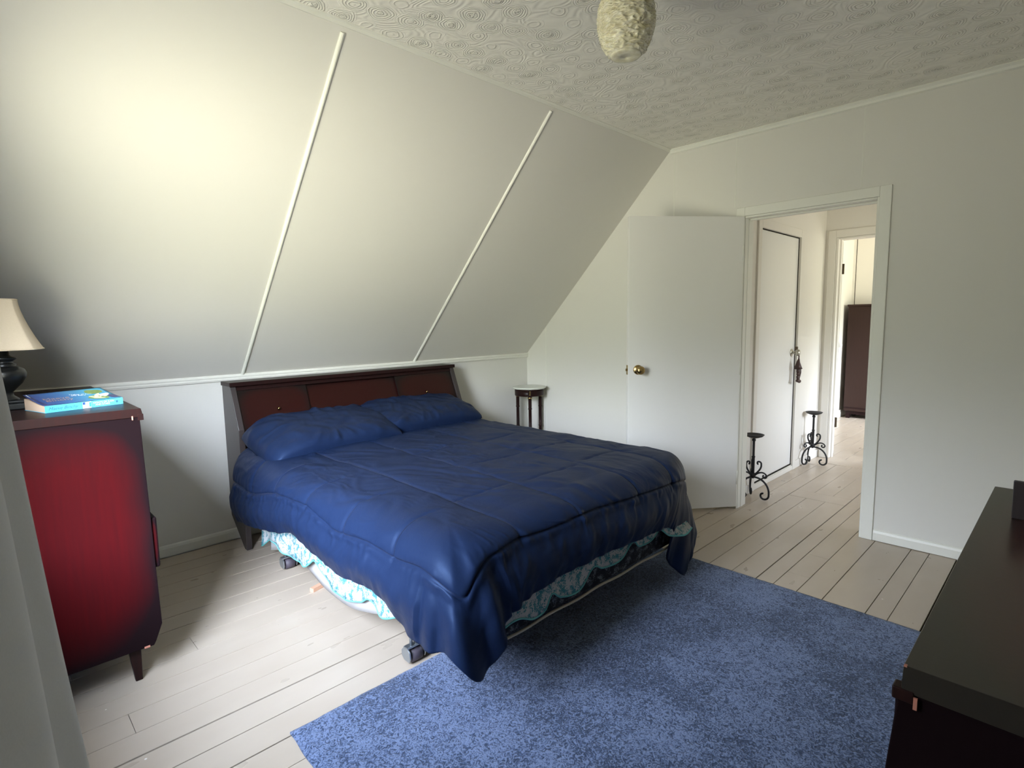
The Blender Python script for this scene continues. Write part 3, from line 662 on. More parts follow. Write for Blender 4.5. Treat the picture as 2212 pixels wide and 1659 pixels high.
# comforter -------------------------------------------------------------
def comforter():
    bx0, bx1, by0, by1, ZT = 1.08, 2.46, 1.42, 3.17, .600
    # (q, Sx,Sy,Sz, Hx,Hy,Hz); q: 0..LY left side from the head, corner fan, foot, fan, right side
    LY, LX, C = by1-by0, bx1-bx0, .36
    q1, q2, q3, q4, q5 = LY, LY+C, LY+C+LX, LY+2*C+LX, 2*LY+2*C+LX
    K = [(0, .965, 3.17, .43, .975, 3.19, .205), (.12, .960, 3.05, .435, .965, 3.06, .225), (.32, .952, 2.85, .437, .950, 2.85, .262), (.62, .948, 2.54, .506, .945, 2.54, .318),
         (.80, .948, 2.37, .52, .945, 2.37, .360), (.97, .948, 2.20, .523, .945, 2.20, .335), (1.21, .948, 1.963, .488, .940, 1.95, .318),
         (1.45, .948, 1.716, .506, .938, 1.70, .339), (1.63, .948, 1.54, .497, .94, 1.54, .301), (q1-.02, .950, 1.40, .509, .94, 1.44, .265),
         (q1+.07, .951, 1.32, .498, .935, 1.32, .268), (q1+.135, .966, 1.265, .472, .937, 1.235, .288), (q1+.18, .990, 1.243, .452, .992, 1.190, .212), (q1+.195, 1.005, 1.238, .458, 1.022, 1.188, .198),
         (q1+.225, 1.035, 1.238, .500, 1.067, 1.198, .219), (q1+.28, 1.075, 1.248, .530, 1.128, 1.208, .281), (q2+.0, 1.13, 1.258, .546, 1.19, 1.226, .328),
         (q2+.14, 1.24, 1.27, .553, 1.27, 1.245, .352), (q2+.30, 1.40, 1.27, .545, 1.43, 1.25, .357), (q2+.55, 1.64, 1.27, .549, 1.65, 1.25, .360),
         (q2+.80, 1.88, 1.27, .536, 1.86, 1.25, .354), (q2+1.0, 2.07, 1.27, .526, 2.04, 1.25, .342), (q2+1.2, 2.23, 1.272, .518, 2.17, 1.252, .335), (q3-.06, 2.33, 1.278, .512, 2.245, 1.262, .30),
         (q3+.05, 2.39, 1.29, .500, 2.255, 1.285, .17), (q3+.13, 2.44, 1.305, .486, 2.32, 1.285, .085), (q3+.18, 2.475, 1.322, .475, 2.40, 1.275, .030), (q3+.23, 2.50, 1.345, .472, 2.455, 1.275, .085),
         (q3+.29, 2.53, 1.38, .47, 2.535, 1.285, .17), (q4, 2.56, 1.45, .47, 2.59, 1.34, .23), (q4+.2, 2.575, 1.65, .46, 2.61, 1.62, .25), (q4+.7, 2.58, 2.1, .46, 2.60, 2.1, .26), (q5, 2.58, 3.17, .45, 2.60, 3.17, .24)]
    longs = (1.245, 1.56, 1.98, 2.32); lats_l = (1.55, 1.88, 2.21, 2.55, 2.85); segs = ((2.32, 1.56, 1.86), (1.60, 1.25, 1.52), (1.94, 1.64, 1.92), (1.578, 1.63, 1.93), (1.94, 2.05, 2.3), (2.30, 2.0, 2.25), (1.62, 2.05, 2.28))
    def stitch(s, t):
        """puff height (0 in the seams) from cloth coordinates"""
        h = 1.0; deep = 0
        for k, x in enumerate(longs):
            a = abs(s-x-.006*nz(t*3, k, 7)); gate = (.55+.45*nz(t*2.1, k*3.7, 2)) if t > by0 else 1
            gate = max(.12, min(1, gate+.25)); h -= gate*(.5*exp(-(a/.007)**2)+.4*exp(-(a/.032)**1.4))
        for k, y in enumerate(lats_l):
            a = abs(t-y-.008*sin(s*8+k)); gate = sm(1.22, 1.06, s)
            if t > by0: h -= gate*(.5*exp(-(a/.007)**2)+.35*exp(-(a/.032)**1.4))
        for y, s0, s1 in segs:
            a = abs(t-y); gate = sm(s0-.05, s0+.03, s)*sm(s1+.05, s1-.03, s)
            h -= gate*(.5*exp(-(a/.007)**2)+.35*exp(-(a/.032)**1.4))
        return max(h, -.3)
    def disp(s, t):
        h = .0088*stitch(s, t)
        h += .0075*nz(s*5, t*5, 1) + .0048*nz(s*13+nz(s*4, t*4, 8)*3, t*9, 3)
        # drag wrinkles: streaky ridges
        a = .6; u = s*cos(a)+t*sin(a); v = -s*sin(a)+t*cos(a)
        wr = max(0, nz(u*26+2*nz(s*5, t*5, 5), v*5, 12)); h += .0060*wr*max(0, nz(s*2.3, t*2.3, 30)+.25)*2
        wr2 = max(0, nz(s*60+3*nz(s*7, t*7, 2), t*11, 14)-.1); h += .0060*wr2*max(0, nz(s*3.1, t*2.2, 41)+.1)*2
        return h
    rows = []
    dx = .0062; nx = int(round(LX/dx)); ny = int(round(LY/dx))
    def topz(x, y):
        ex = min(x-bx0, bx1-x); ey = y-by0
        dome = .012*(1-exp(-max(0, min(ex, ey))/.15))
        # crown bulges up a little toward the middle, sags near the pillows
        return ZT + dome + .004*nz(x*1.7, y*1.7, 20)
    mb = MB()
    for j in range(ny+1):
        y = by1-LY*j/ny; row = []
        for i in range(nx+1):
            x = bx0+LX*i/nx; row.append((x, y, topz(x, y)+disp(x, y)))
        rows.append(row)
    mb.grid(rows)
    # side band
    st = []
    for j in range(ny+1): st.append((LY*j/ny, (bx0, by1-LY*j/ny), 'L', 0))
    nf = 46
    for k in range(1, nf): st.append((q1+C*k/nf, (bx0, by0), 'C1', k/nf))
    for i in range(nx+1): st.append((q2+LX*i/nx, (bx0+LX*i/nx, by0), 'F', 0))
    for k in range(1, nf): st.append((q3+C*k/nf, (bx1, by0), 'C2', k/nf))
    for j in range(ny, -1, -1): st.append((q4+LY*(ny-j)/ny, (bx1, by1-LY*j/ny), 'R', 0))
    NV = 80; cols = []; seam_line = []; hem = []
    for q, b, kind, th in st:
        S = Vector(interp(K, q)[:3]); v_ = interp(K, q); S = Vector(v_[:3]); H = Vector(v_[3:])
        B = Vector((b[0], b[1], topz(*b)))
        out = Vector((S.x-B.x, S.y-B.y, 0)); od = out.length; out.normalize()
        hv = H-S
        # local arc coordinates for the quilting
        col = []
        for k in range(NV+1):
            v = k/NV
            if v <= .5:
                f = v*2
                # quarter-round shoulder: B -> S
                T0 = out*od*1.35; T1 = Vector((out.x*.05, out.y*.05, -1))*max(.05, (B.z-S.z))*1.9
                h00 = 2*f**3-3*f*f+1; h10 = f**3-2*f*f+f; h01 = -2*f**3+3*f*f; h11 = f**3-f*f
                p = B*h00+T0*h10+S*h01+T1*h11
            else:
                f = (v-.5)*2
                # S -> H with a slight outward belly
                p = S.lerp(H, f)+out*(.022*sin(pi*f)*(1 if kind in 'LFR' else .45))
            arc = v*.42
            if kind == 'L': s, t = bx0-arc, b[1]
            elif kind == 'C1': s, t = bx0-arc*cos(th*pi/2), by0-arc*sin(th*pi/2)
            elif kind == 'F': s, t = b[0], by0-arc
            elif kind == 'C2': s, t = bx1+arc*sin(th*pi/2), by0-arc*cos(th*pi/2)
            else: s, t = bx1+arc, b[1]
            # blended normal
            nrm = (Vector((0, 0, 1))*(1-sm(0, .5, v))+out*sm(0, .4, v)).normalized()
            g = 0
            dv = abs(v-.5); inner = sm(.62, .5, v) if v > .5 else 1
            h = disp(s, t) if v <= .5 else disp(s, t)*(1-sm(.5, .6, v))+.004*nz(s*6, t*6, 2)
            h -= .0065*exp(-(dv/.010)**2)+.0050*exp(-(dv/.035)**1.4)                                    # perimeter seam groove
            h += .006*sm(.06, .2, dv)*(1-sm(.8, 1, v))*(1 if v > .5 else .4)*sm(0, .2, v)
            # gathers running away from the seam
            gq = nz(q*34+2*nz(q*9, v*3, 1), v*1.3, 6); gat = max(0, gq)
            h += .0130*gat*exp(-max(0, v-.5)/.12)*(1 if v > .5 else 0)*sm(.5, .53, v)
            h += .0065*gat*exp(-max(0, .5-v)/.06)*(1 if v <= .5 else 0)*sm(0, .03, .5-v)
            # hanging folds grow toward the hem
            if v > .5:
                f = (v-.5)*2
                amp = {'L': .010, 'C1': .014, 'F': .012, 'C2': .020, 'R': .01}[kind]
                if kind in 'LF':
                    amp += .016*exp(-(min(abs(q-q1), abs(q-q2), abs(q-q3))/.12)**2)
                freq = 10 if kind in ('L', 'F', 'R') else 15
                if kind == 'C1': h += .015*(f*(1-.5*f)*2)*sin(2*pi*th*3.2-.6)*sm(0, .12, th)*sm(1, .88, th)
                h += amp*f*(nz(q*freq, f*.7, 22)+.45*nz(q*freq*2.3, f, 25))
                h += .004*max(0, nz(q*22+f*2, f*3, 33))*1.5
            p = p+nrm*h
            col.append(tuple(p))
            if k == NV//2: seam_line.append(p+nrm*.0005)
        cols.append(col)
    mb.grid([[c[k] for c in cols] for k in range(NV+1)])
    seams = MB()
    lift_ = lambda pts, d=.0004: [(p[0], p[1], p[2]+d) for p in pts]
    seams.tube([tuple(p) for p in seam_line[::2]], .0013, 6)
    i_of = lambda x: int(round((x-bx0)/LX*nx)); j_of = lambda y: int(round((by1-y)/LY*ny))
    for x, y0 in ((1.245, 2.85), (1.56, 2.5), (1.98, 1.62)):
        i = i_of(x); pts = [rows[j][i] for j in range(j_of(y0), ny+1, 2)]
        ci = ny+1+(nf-1)+i; pts += [cols[ci][k] for k in range(2, NV//2+1, 2)]
        seams.tube(lift_(pts), .0009, 6)
    for y in lats_l[:4]:
        j = j_of(y); pts = [cols[j][k] for k in range(NV//2, 0, -2)]+[rows[j][i] for i in range(0, i_of(1.12), 2)]
        seams.tube(lift_(pts), .0009, 6)
    for y, s0, s1 in segs[:4]:
        seams.tube(lift_([rows[j_of(y)][i] for i in range(i_of(s0), i_of(s1), 2)]), .0009, 6)
    # hem turned under
    o = mb.build('comforter', M_navy, smooth=True, weld=True)
    o.data.update()
    md = o.modifiers.new('solid', 'SOLIDIFY'); md.thickness = .010; md.offset = -1
    seams.build('stitching', M_stitch, o, smooth=True)
    tag(o, 'navy blue box-stitched comforter spread over the bed, its corners hanging down', 'comforter')
    return o
comf = comforter()

# pillows -----------------------------------------------------------------
def pillow(cx, cy, z0, a, b, th, rz, tilt, seed, label, roll=0, droop=0):
    n, m = 90, 60
    root = MB()
    def P(u, v, side):
        # outline pinches to corners
        x = a*u*(1-.05*(1-v*v)*(abs(u)**8)); y = b*v*(1-.07*(1-u*u)*(abs(v)**8))
        k_ = max(0, abs(u)+abs(v)-1.45); x *= 1-.10*k_; y *= 1-.16*k_
        e = max(0, (1-abs(u)**3.4))*max(0, (1-abs(v)**2.8)); t = th*(e**.36)
        rim = exp(-(1-max(abs(u), abs(v)))/.10)
        w = .012*nz(x*6+seed, y*7, side)+.0075*nz(x*16, y*20+seed, 3)
        ang_ = math.atan2(v*b, u*a); w += .016*max(0, nz(ang_*6+seed, 1.5, 2))*sm(.35, .9, max(abs(u), abs(v)))*(1-sm(.97, 1, max(abs(u), abs(v))))
        w += .007*max(0, nz(x*30+seed+2*nz(x*5, y*5, 1), y*7, 9))*max(0, nz(x*4, y*4, seed)+.3)*2
        z = side*t*(.62 if side > 0 else .38)+w*side*min(1, e*4)+.010*rim*nz(x*14, y*14, seed)
        z -= droop*max(0, -u-.55)**1.5
        return Vector((x, y, z))
    R = Matrix.Rotation(rz, 3, 'Z') @ Matrix.Rotation(tilt, 3, 'X') @ Matrix.Rotation(roll, 3, 'Y')
    for side in (1, -1):
        rows = [[tuple(R @ P(-1+2*i/n, -1+2*j/m, side)) for i in range(n+1)] for j in range(m+1)]
        root.grid(rows)
    o = root.build('pillow', M_navy, smooth=True, weld=True, loc=(cx, cy, z0))
    tag(o, label, 'pillow', 'navy pillows against the headboard'); return o
pillow(1.410, 2.965, .660, .405, .235, .150, .03, .25, 3.3, 'navy pillow on the left half of the bed, nearest the red chest', droop=.16)
pillow(2.100, 3.050, .662, .425, .225, .150, .05, .25, 8.1, 'navy pillow on the right half of the bed, toward the corner stand')

# small wood block on the floor under the bed
tag(MB().box(-.035, .035, -.012, .012, 0, .02).build('wood_block', M_block, bevel=.002, loc=(1.105, 2.505, 0)), 'small raw wooden block on the floor under the bed', 'wood block').rotation_euler = (0, 0, .3)

# ------------------------------------------------------------------ chest of drawers (left)
chest = thing('chest_of_drawers', (.15, 2.80, 0), 'red mahogany chest of drawers on splayed legs carrying a lamp and a book', 'chest of drawers')
CO = Vector((.15, 2.80, 0))
def cpart(mb, name, m, parent=chest, **k):
    mb.v = [tuple(Vector(v)-CO) for v in mb.v]; return mb.build(name, m, parent, **k)
cy0, cy1 = 2.262, 3.32
sp_ = [(-.088, .135), (.385, .135), (.393, .150), (.415, .207), (.412, .40), (.410, .60), (.404, .966), (-.088, .966)]
cpart(MB().prism(sp_, 'y', cy0, cy0+.022), 'side_panel', M_sun_xz, bevel=.002)
cpart(MB().prism(sp_, 'y', cy1-.022, cy1), 'side_panel', M_sun_xz, bevel=.002)
cpart(MB().box(-.085, .36, cy0+.02, cy1-.02, .145, .966), 'carcass', M_dwood)
cpart(MB().prism([(-.09, .966), (.411, .966), (.413, .975), (.409, .996), (-.09, .996)], 'y', cy0-.004, cy1+.004), 'top', M_dwood, bevel=.002)
cpart(MB().box(.398, .4145, cy0-.0055, cy0+.004, .955, .976), 'corner_block', M_dwood)
cpart(MB().box(.380, .384, cy0-.0052, cy0-.003, .958, .972), 'paint_chip', M_chip)
cpart(MB().box(.355, .372, cy0-.001, cy0+.01, .134, .1415), 'paint_chip', M_chip)
for z0, z1, out in ((.215, .40, .408), (.415, .60, .428), (.61, .78, .404), (.79, .955, .402)):
    d_ = cpart(MB().box(.36, out, cy0+.008 if out > .42 else cy0+.024, cy1-.024, z0, z1), 'drawer', M_sun_xz, bevel=.006)
    for ky in (2.55, 3.03):
        k = MB(); k.lathe([(.006, 0), (.006, .012), (.014, .018), (.014, .024), (.002, .027)], seg=16)
        k.v = [tuple(Matrix.Rotation(pi/2, 3, 'Y') @ Vector(v)+Vector((out-.001, ky, (z0+z1)/2))) for v in k.v]
        cpart(k, 'drawer_knob', M_brass, d_, smooth=True)
for lx, ly, ox, oy in ((.33, 2.305, .008, .012), (.33, 3.27, .008, -.01), (-.05, 2.305, -.008, .01), (-.05, 3.27, -.008, -.01)):
    a = .019; b = .011; mb = MB()
    vs = [(lx+sx*a, ly+sy*a, .137) for sx, sy in ((-1, -1), (1, -1), (1, 1), (-1, 1))]+[(lx+ox+sx*b, ly+oy+sy*b, 0) for sx, sy in ((-1, -1), (1, -1), (1, 1), (-1, 1))]
    mb.add(vs, [(0, 1, 2, 3), (7, 6, 5, 4)]+[(i, i+4, (i+1) % 4+4, (i+1) % 4) for i in range(4)])
    cpart(mb, 'leg', M_dwood, bevel=.003)

# ------------------------------------------------------------------ table lamp
lamp = thing('table_lamp', (.083, 2.62, .996), 'black urn table lamp with a beige bell shade on the red chest', 'lamp')
MB().box(-.052, .052, -.052, .052, 0, .022).box(-.046, .046, -.046, .046, .022, .032).build('base', M_lampblk, lamp, bevel=.004)
MB().lathe([(.034, .030), (.034, .036), (.020, .048), (.019, .060), (.030, .072), (.047, .090), (.059, .112), (.061, .125), (.056, .138), (.040, .149), (.033, .152), (.036, .156), (.030, .160), (.026, .166), (.030, .170), (.038, .176), (.040, .180), (.026, .184), (.019, .190), (.019, .215)], seg=48).build('urn', M_lampblk, lamp, smooth=True)
MB().lathe([(.011, .215), (.011, .26)], seg=16).build('socket', M_brass, lamp, smooth=True)
def shade_r(a, z, j):
    k = 8; t = (a*k/(2*pi)) % 1; return cos(pi/k)/cos((t-.5)*2*pi/k)*.5+.5
sh = MB(); sprof = []
for i in range(25):
    f = i/24; z = .207+f*.176; r = .055+.057*(1-f)**1.55+.002*(1-f); sprof.append((r, z))
sh.lathe([(r, z) for r, z in sprof], seg=128, fr=shade_r, cap=False)
shd = sh.build('lamp_shade', M_shade, lamp, smooth=True, solid=.0015)
tr = MB()
for z, r in ((.209, sprof[0][0]), (.380, sprof[-1][0])):
    tr.tube([(r*shade_r(2*pi*i/96, 0, 0)*cos(2*pi*i/96), r*shade_r(2*pi*i/96, 0, 0)*sin(2*pi*i/96), z) for i in range(97)], .0028, 8)
for k in range(8):
    a = 2*pi*k/8; tr.tube([(r*1.003*cos(a), r*1.003*sin(a), z) for r, z in sprof], .0009, 5)
tr.build('shade_trim', M_shade, shd, smooth=True)

# ------------------------------------------------------------------ book
bk = thing('book', (.164, 2.384, .996), 'blue paperback with a flowered cover lying on the red chest beside the lamp', 'book', rz=math.atan2(2.45-2.384, .391-.164))
BW, BD, BT = .236, .155, .0235
MB().box(.0, BW, 0, BD, .0, .0012).build('back_cover', M_bc, bk)
MB().box(.0, BW, -.0012, 0, 0, BT).build('spine', M_bc, bk, bevel=.0004)
rows = []
def lift(y, u=0): return .030*(max(0, y-.01)/BD)**1.25
pg = MB(); n = 12
for (za, top) in ((.0013, 0),):
    top_r = [[(x, BD*j/n*.99, .0225+lift(BD*j/n)*.62) for x in (.002, BW-.002)] for j in range(n+1)]
    bot_r = [[(x, BD*j/n*.99, .0013) for x in (.002, BW-.002)] for j in range(n+1)]
    pg.grid(top_r); pg.grid(bot_r)
    for c in (0, 1): pg.grid([[top_r[j][c] for j in range(n+1)], [bot_r[j][c] for j in range(n+1)]])
    pg.grid([[top_r[-1][0], top_r[-1][1]], [bot_r[-1][0], bot_r[-1][1]]]); pg.grid([[top_r[0][0], top_r[0][1]], [bot_r[0][0], bot_r[0][1]]])
pg.build('pages', M_pages, bk, weld=True)
def cz(x, y): return BT+lift(y)+.0015
cv = MB(); cv.grid([[(BW*i/20, BD*j/20, cz(0, BD*j/20)) for i in range(21)] for j in range(21)])
cov = cv.build('front_cover', M_cover, bk, smooth=True, solid=.0006)
def blob(name, pts, m, parent=cov, h=.0006):
    mb = MB(); mb.add([(x, y, cz(x, y)+h) for x, y in pts], [tuple(range(len(pts)))]); return mb.build(name, m, parent)
def leaf(cx, cy, L_, W_, a, m, name, h=.0006):
    pts = []
    for i in range(24):
        t = 2*pi*i/24; x = L_*cos(t); y = W_*sin(t)*(1-.3*cos(t)); pts.append((max(.001, min(BW-.001, cx+x*cos(a)-y*sin(a))), max(.001, min(BD-.001, cy+x*sin(a)+y*cos(a)))))
    return blob(name, pts, m, h=h)
leaf(.196, .115, .030, .028, .2, M_green, 'printed_leaf'); leaf(.180, .045, .030, .030, 1.2, M_green, 'printed_leaf', .0008)
for k, (x, y, a) in enumerate(((.165, .05, 2.0), (.180, .062, 1.2), (.192, .045, .3), (.176, .030, 2.9), (.188, .075, .9))):
    leaf(x, y, .018, .006, a, M_cream, 'printed_petal', .0012)
leaf(.208, .068, .022, .013, .7, M_pink, 'printed_petal', .0012)
leaf(.222, .035, .013, .030, 0, M_navyink, 'printed_band', .0010)
blob('printed_band', [(.001, .001), (.014, .001), (.011, .07), (.013, .154), (.001, .154)], M_navyink)
blob('printed_stripe', [(.004, .02), (.007, .02), (.006, .08), (.008, .150), (.005, .150), (.003, .08)], M_bwhite, h=.0010)
def text(name, body, size, m, parent, Mx, shear=0, space=1.0):
    c = bpy.data.curves.new(name, 'FONT'); c.body = body; c.size = size; c.shear = shear; c.extrude = .00008; c.space_line = space
    t = bpy.data.objects.new(name, c); COL.objects.link(t)
    dg = bpy.context.evaluated_depsgraph_get(); me = bpy.data.meshes.new_from_object(t.evaluated_get(dg))
    bpy.data.objects.remove(t); me.name = name; me.materials.clear(); me.materials.append(m)
    o = bpy.data.objects.new(name, me); COL.objects.link(o); o.parent = parent; o.matrix_local = Mx; return o
spM = lambda x, z: Matrix.Translation((x, -.0014, z)) @ Matrix.Rotation(pi/2, 4, 'X')
spine = [c for c in bk.children if c.name.startswith('spine')][0]
text('author_lettering', 'Maeve Binchy', .0152, M_bink, spine, spM(.009, .0075), .35)
text('title_lettering', 'NIGHTS OF RAIN\n   AND STARS', .0088, M_bwhite, spine, spM(.139, .0130), 0, .85)
MB().box(.108, .134, -.0016, -.001, .0005, .0225).build('printed_panel', M_bwhite, spine)
MB().box(.1085, .116, -.0018, -.001, .013, .022).box(.128, .1335, -.0018, -.001, .004, .020).build('printed_panel', M_cover, spine)
MB().ell((.216, -.0012, .012), (.0035, .0005, .0045), 10).build('publisher_mark', M_bink, spine, smooth=True)
ct = Matrix.Translation((.030, .048, cz(0, .05)+.0028)) @ Matrix.Rotation(math.atan2(lift(.12)-lift(.03), .09), 4, 'X')
text('author_lettering', 'Maeve\nBinchy', .030, M_tan, cov, Matrix.Translation((.024, .068, cz(0, .068)+.0022)) @ Matrix.Rotation(.175, 4, 'X'), .1, .8)
text('title_lettering', 'Nights of Rain\n and Stars', .0115, M_bwhite, cov, Matrix.Translation((.112, .100, cz(0, .100)+.0016)) @ Matrix.Rotation(.24, 4, 'X') @ Matrix.Rotation(-.2, 4, 'Z'))

# ------------------------------------------------------------------ curtain
def curtain():
    root = thing('curtain', (.0, .6, 1.1), 'grey curtain gathered at the left edge beside the camera', 'curtain')
    rows = []; n = 160; m = 60
    for j in range(m+1):
        z = 2.12-2.08*j/m; row = []
        # foremost fold edge line
        for i in range(n+1):
            t = i/n; y = .26+.54*t
            f1 = .022+(1.216-z)*.078 if z < 1.3 else .0155-(z-1.3)*.06
            env = -.070+(f1+.070)*sm(.0, 1, t)
            y += .02*sin(t*9)
            x = env*1.0 - (.012+.010*(1-t))*(1-cos(2*pi*(1-t)*3.2+.5*nz(z*.8, t*2, 1)))*.9
            x = max(x, -.085)+.002*nz(y*8, z*3, 1)
            row.append((x, y-.6, z-1.1))
        # return edge at the window side
        for k in range(1, 9): row.append((row[n][0]-.010*k, row[n][1]+.004*sin(k), z-1.1))
        row = [(max(-.088, p[0]), p[1], p[2]) for p in row]
        rows.append(row)
    MB().grid(rows).build('panel', M_curtain, root, smooth=True, solid=.0015)
    MB().tube([(-.045, -.36, 1.035), (-.045, 1.30, 1.035)], .008, 12).build('curtain_rod', M_trim, root, smooth=True)
curtain()

# ------------------------------------------------------------------ dresser (right)
dr = thing('dresser', (1.43, -.13, 0), 'low dark mahogany dresser in the near right corner with a chipped top edge', 'dresser')
DO = Vector((1.43, -.13, 0))
def dpart(mb, name, m, parent=dr, **k):
    mb.v = [tuple(Vector(v)-DO) for v in mb.v]; return mb.build(name, m, parent, **k)
dx0, dx1, dyf, dyb = .872, 1.99, .137, -.43
dpart(MB().prism([(dyb, .762), (dyf+.001, .762), (dyf+.003, .768), (dyf+.002, .800), (dyb, .800)], 'x', dx0, dx1), 'top', M_sun_top, bevel=.0008)
spd = [(dyb+.01, .10), (dyf, .10), (dyf+.03, .14), (dyf+.028, .45), (dyf+.016, .64), (dyf+.006, .762), (dyb+.01, .762)]
dpart(MB().prism(spd, 'x', dx0+.002, dx0+.024), 'side_panel', M_sun_xz, bevel=.002)
dpart(MB().prism(spd, 'x', dx1-.024, dx1-.002), 'side_panel', M_sun_xz, bevel=.002)
dpart(MB().box(dx0+.02, dx1-.02, dyb+.01, dyf-.03, .12, .762), 'carcass', M_dwood)
dpart(MB().box(dx0-.0015, dx0+.02, dyf-.012, dyf+.0135, .748, .766), 'corner_block', M_dwood, bevel=.002)
dpart(MB().box(dx0-.0025, dx0, dyf-.016, dyf-.0115, .743, .760), 'paint_chip', M_chip)
dpart(MB().box(dx0-.001, dx0+.004, dyf-.002, dyf+.0015, .7985, .8005), 'paint_chip', M_chip)
for z0, z1 in ((.15, .34), (.35, .54), (.55, .745)):
    for a, b in ((dx0+.026, 1.42), (1.44, dx1-.026)):
        d_ = dpart(MB().box(a, b, dyf-.03, dyf+.014, z0, z1), 'drawer', M_sun_xz, bevel=.005)
        k = MB(); k.lathe([(.006, 0), (.006, .012), (.014, .018), (.014, .024), (.002, .027)], seg=16)
        k.v = [tuple(Matrix.Rotation(-pi/2, 3, 'X') @ Vector(v)+Vector(((a+b)/2, dyf+.013, (z0+z1)/2))) for v in k.v]
        dpart(k, 'drawer_knob', M_brass, d_, smooth=True)
for lx, ly in ((.93, .09), (1.93, .09), (.93, -.37), (1.93, -.37)):
    mb = MB(); a, b = .02, .012; ox, oy = (.012 if lx > 1.4 else -.012), (.012 if ly > 0 else -.012)
    vs = [(lx+sx*a, ly+sy*a, .105) for sx, sy in ((-1, -1), (1, -1), (1, 1), (-1, 1))]+[(lx+ox+sx*b, ly+oy+sy*b, 0) for sx, sy in ((-1, -1), (1, -1), (1, 1), (-1, 1))]
    mb.add(vs, [(0, 1, 2, 3), (7, 6, 5, 4)]+[(i, i+4, (i+1) % 4+4, (i+1) % 4) for i in range(4)])
    dpart(mb, 'leg', M_dwood, bevel=.003)
bxp = MB().prism([(1.695, .801), (1.712, .801), (1.702, .862), (1.692, .893), (1.681, .893), (1.686, .862)], 'y', -.40, .086)
bxp.v = [tuple(Vector(v)-Vector((1.8, -.1, .801))) for v in bxp.v]
tag(bxp.build('wooden_panel', M_dwood_m, bevel=.002, loc=(1.8, -.1, .801)), 'thin dark wooden panel standing upright at the far end of the low dresser top', 'panel')

# ------------------------------------------------------------------ plant stand in the corner
ps = thing('plant_stand', (3.425, 3.30, 0), 'small round marble-topped plant stand in the corner past the bed', 'plant stand')
MB().lathe([(.118, .697), (.137, .699), (.143, .704), (.145, .708), (.143, .713), (.135, .715), (.001, .715)], seg=56).build('marble_top', M_marble, ps, smooth=False)
MB().lathe([(.122, .640), (.124, .645), (.124, .698)], seg=48).build('apron', M_dwood, ps, smooth=True)
for k in range(3):
    a = math.atan2(-3.30, -3.425)+.05+k*2*pi/3; lx, ly = .113*cos(a), .113*sin(a)
    pts = [(lx, ly, 0), (lx, ly, .70)]
    pr = [(.012, 0), (.012, .16), (.0165, .163), (.0165, .168), (.0125, .171), (.0125, .36), (.0165, .363), (.0165, .368), (.0135, .371), (.0135, .53), (.0175, .533), (.0175, .538), (.0145, .541), (.0145, .622)]
    lg = MB().lathe(pr, (lx, ly, 0), 16).build('leg', M_dwood, ps, smooth=True)
    MB().lathe([(.016, .620), (.018, .624), (.018, .632), (.015, .636)], (lx, ly, 0), 16).build('brass_collar', M_brass, lg, smooth=True)
    cb = MB().box(-.012, .012, -.017, .017, .634, .696); Rz = Matrix.Rotation(a, 3, 'Z')
    cb.v = [tuple(Rz @ Vector(v)+Vector((lx*1.07, ly*1.07, 0))) for v in cb.v]
    cb.build('corner_mount', M_dwood, lg, bevel=.003)
    cb2 = MB().box(.0, .0145, -.006, .006, .65, .688); cb2.v = [tuple(Rz @ Vector(v)+Vector((lx*1.07, ly*1.07, 0))) for v in cb2.v]
    cb2.build('brass_mount', M_brass, lg, bevel=.002)
MB().lathe([(.04, .20), (.09, .205), (.09, .215), (.03, .22)], seg=40).build('shelf', M_dwood, ps, smooth=True)

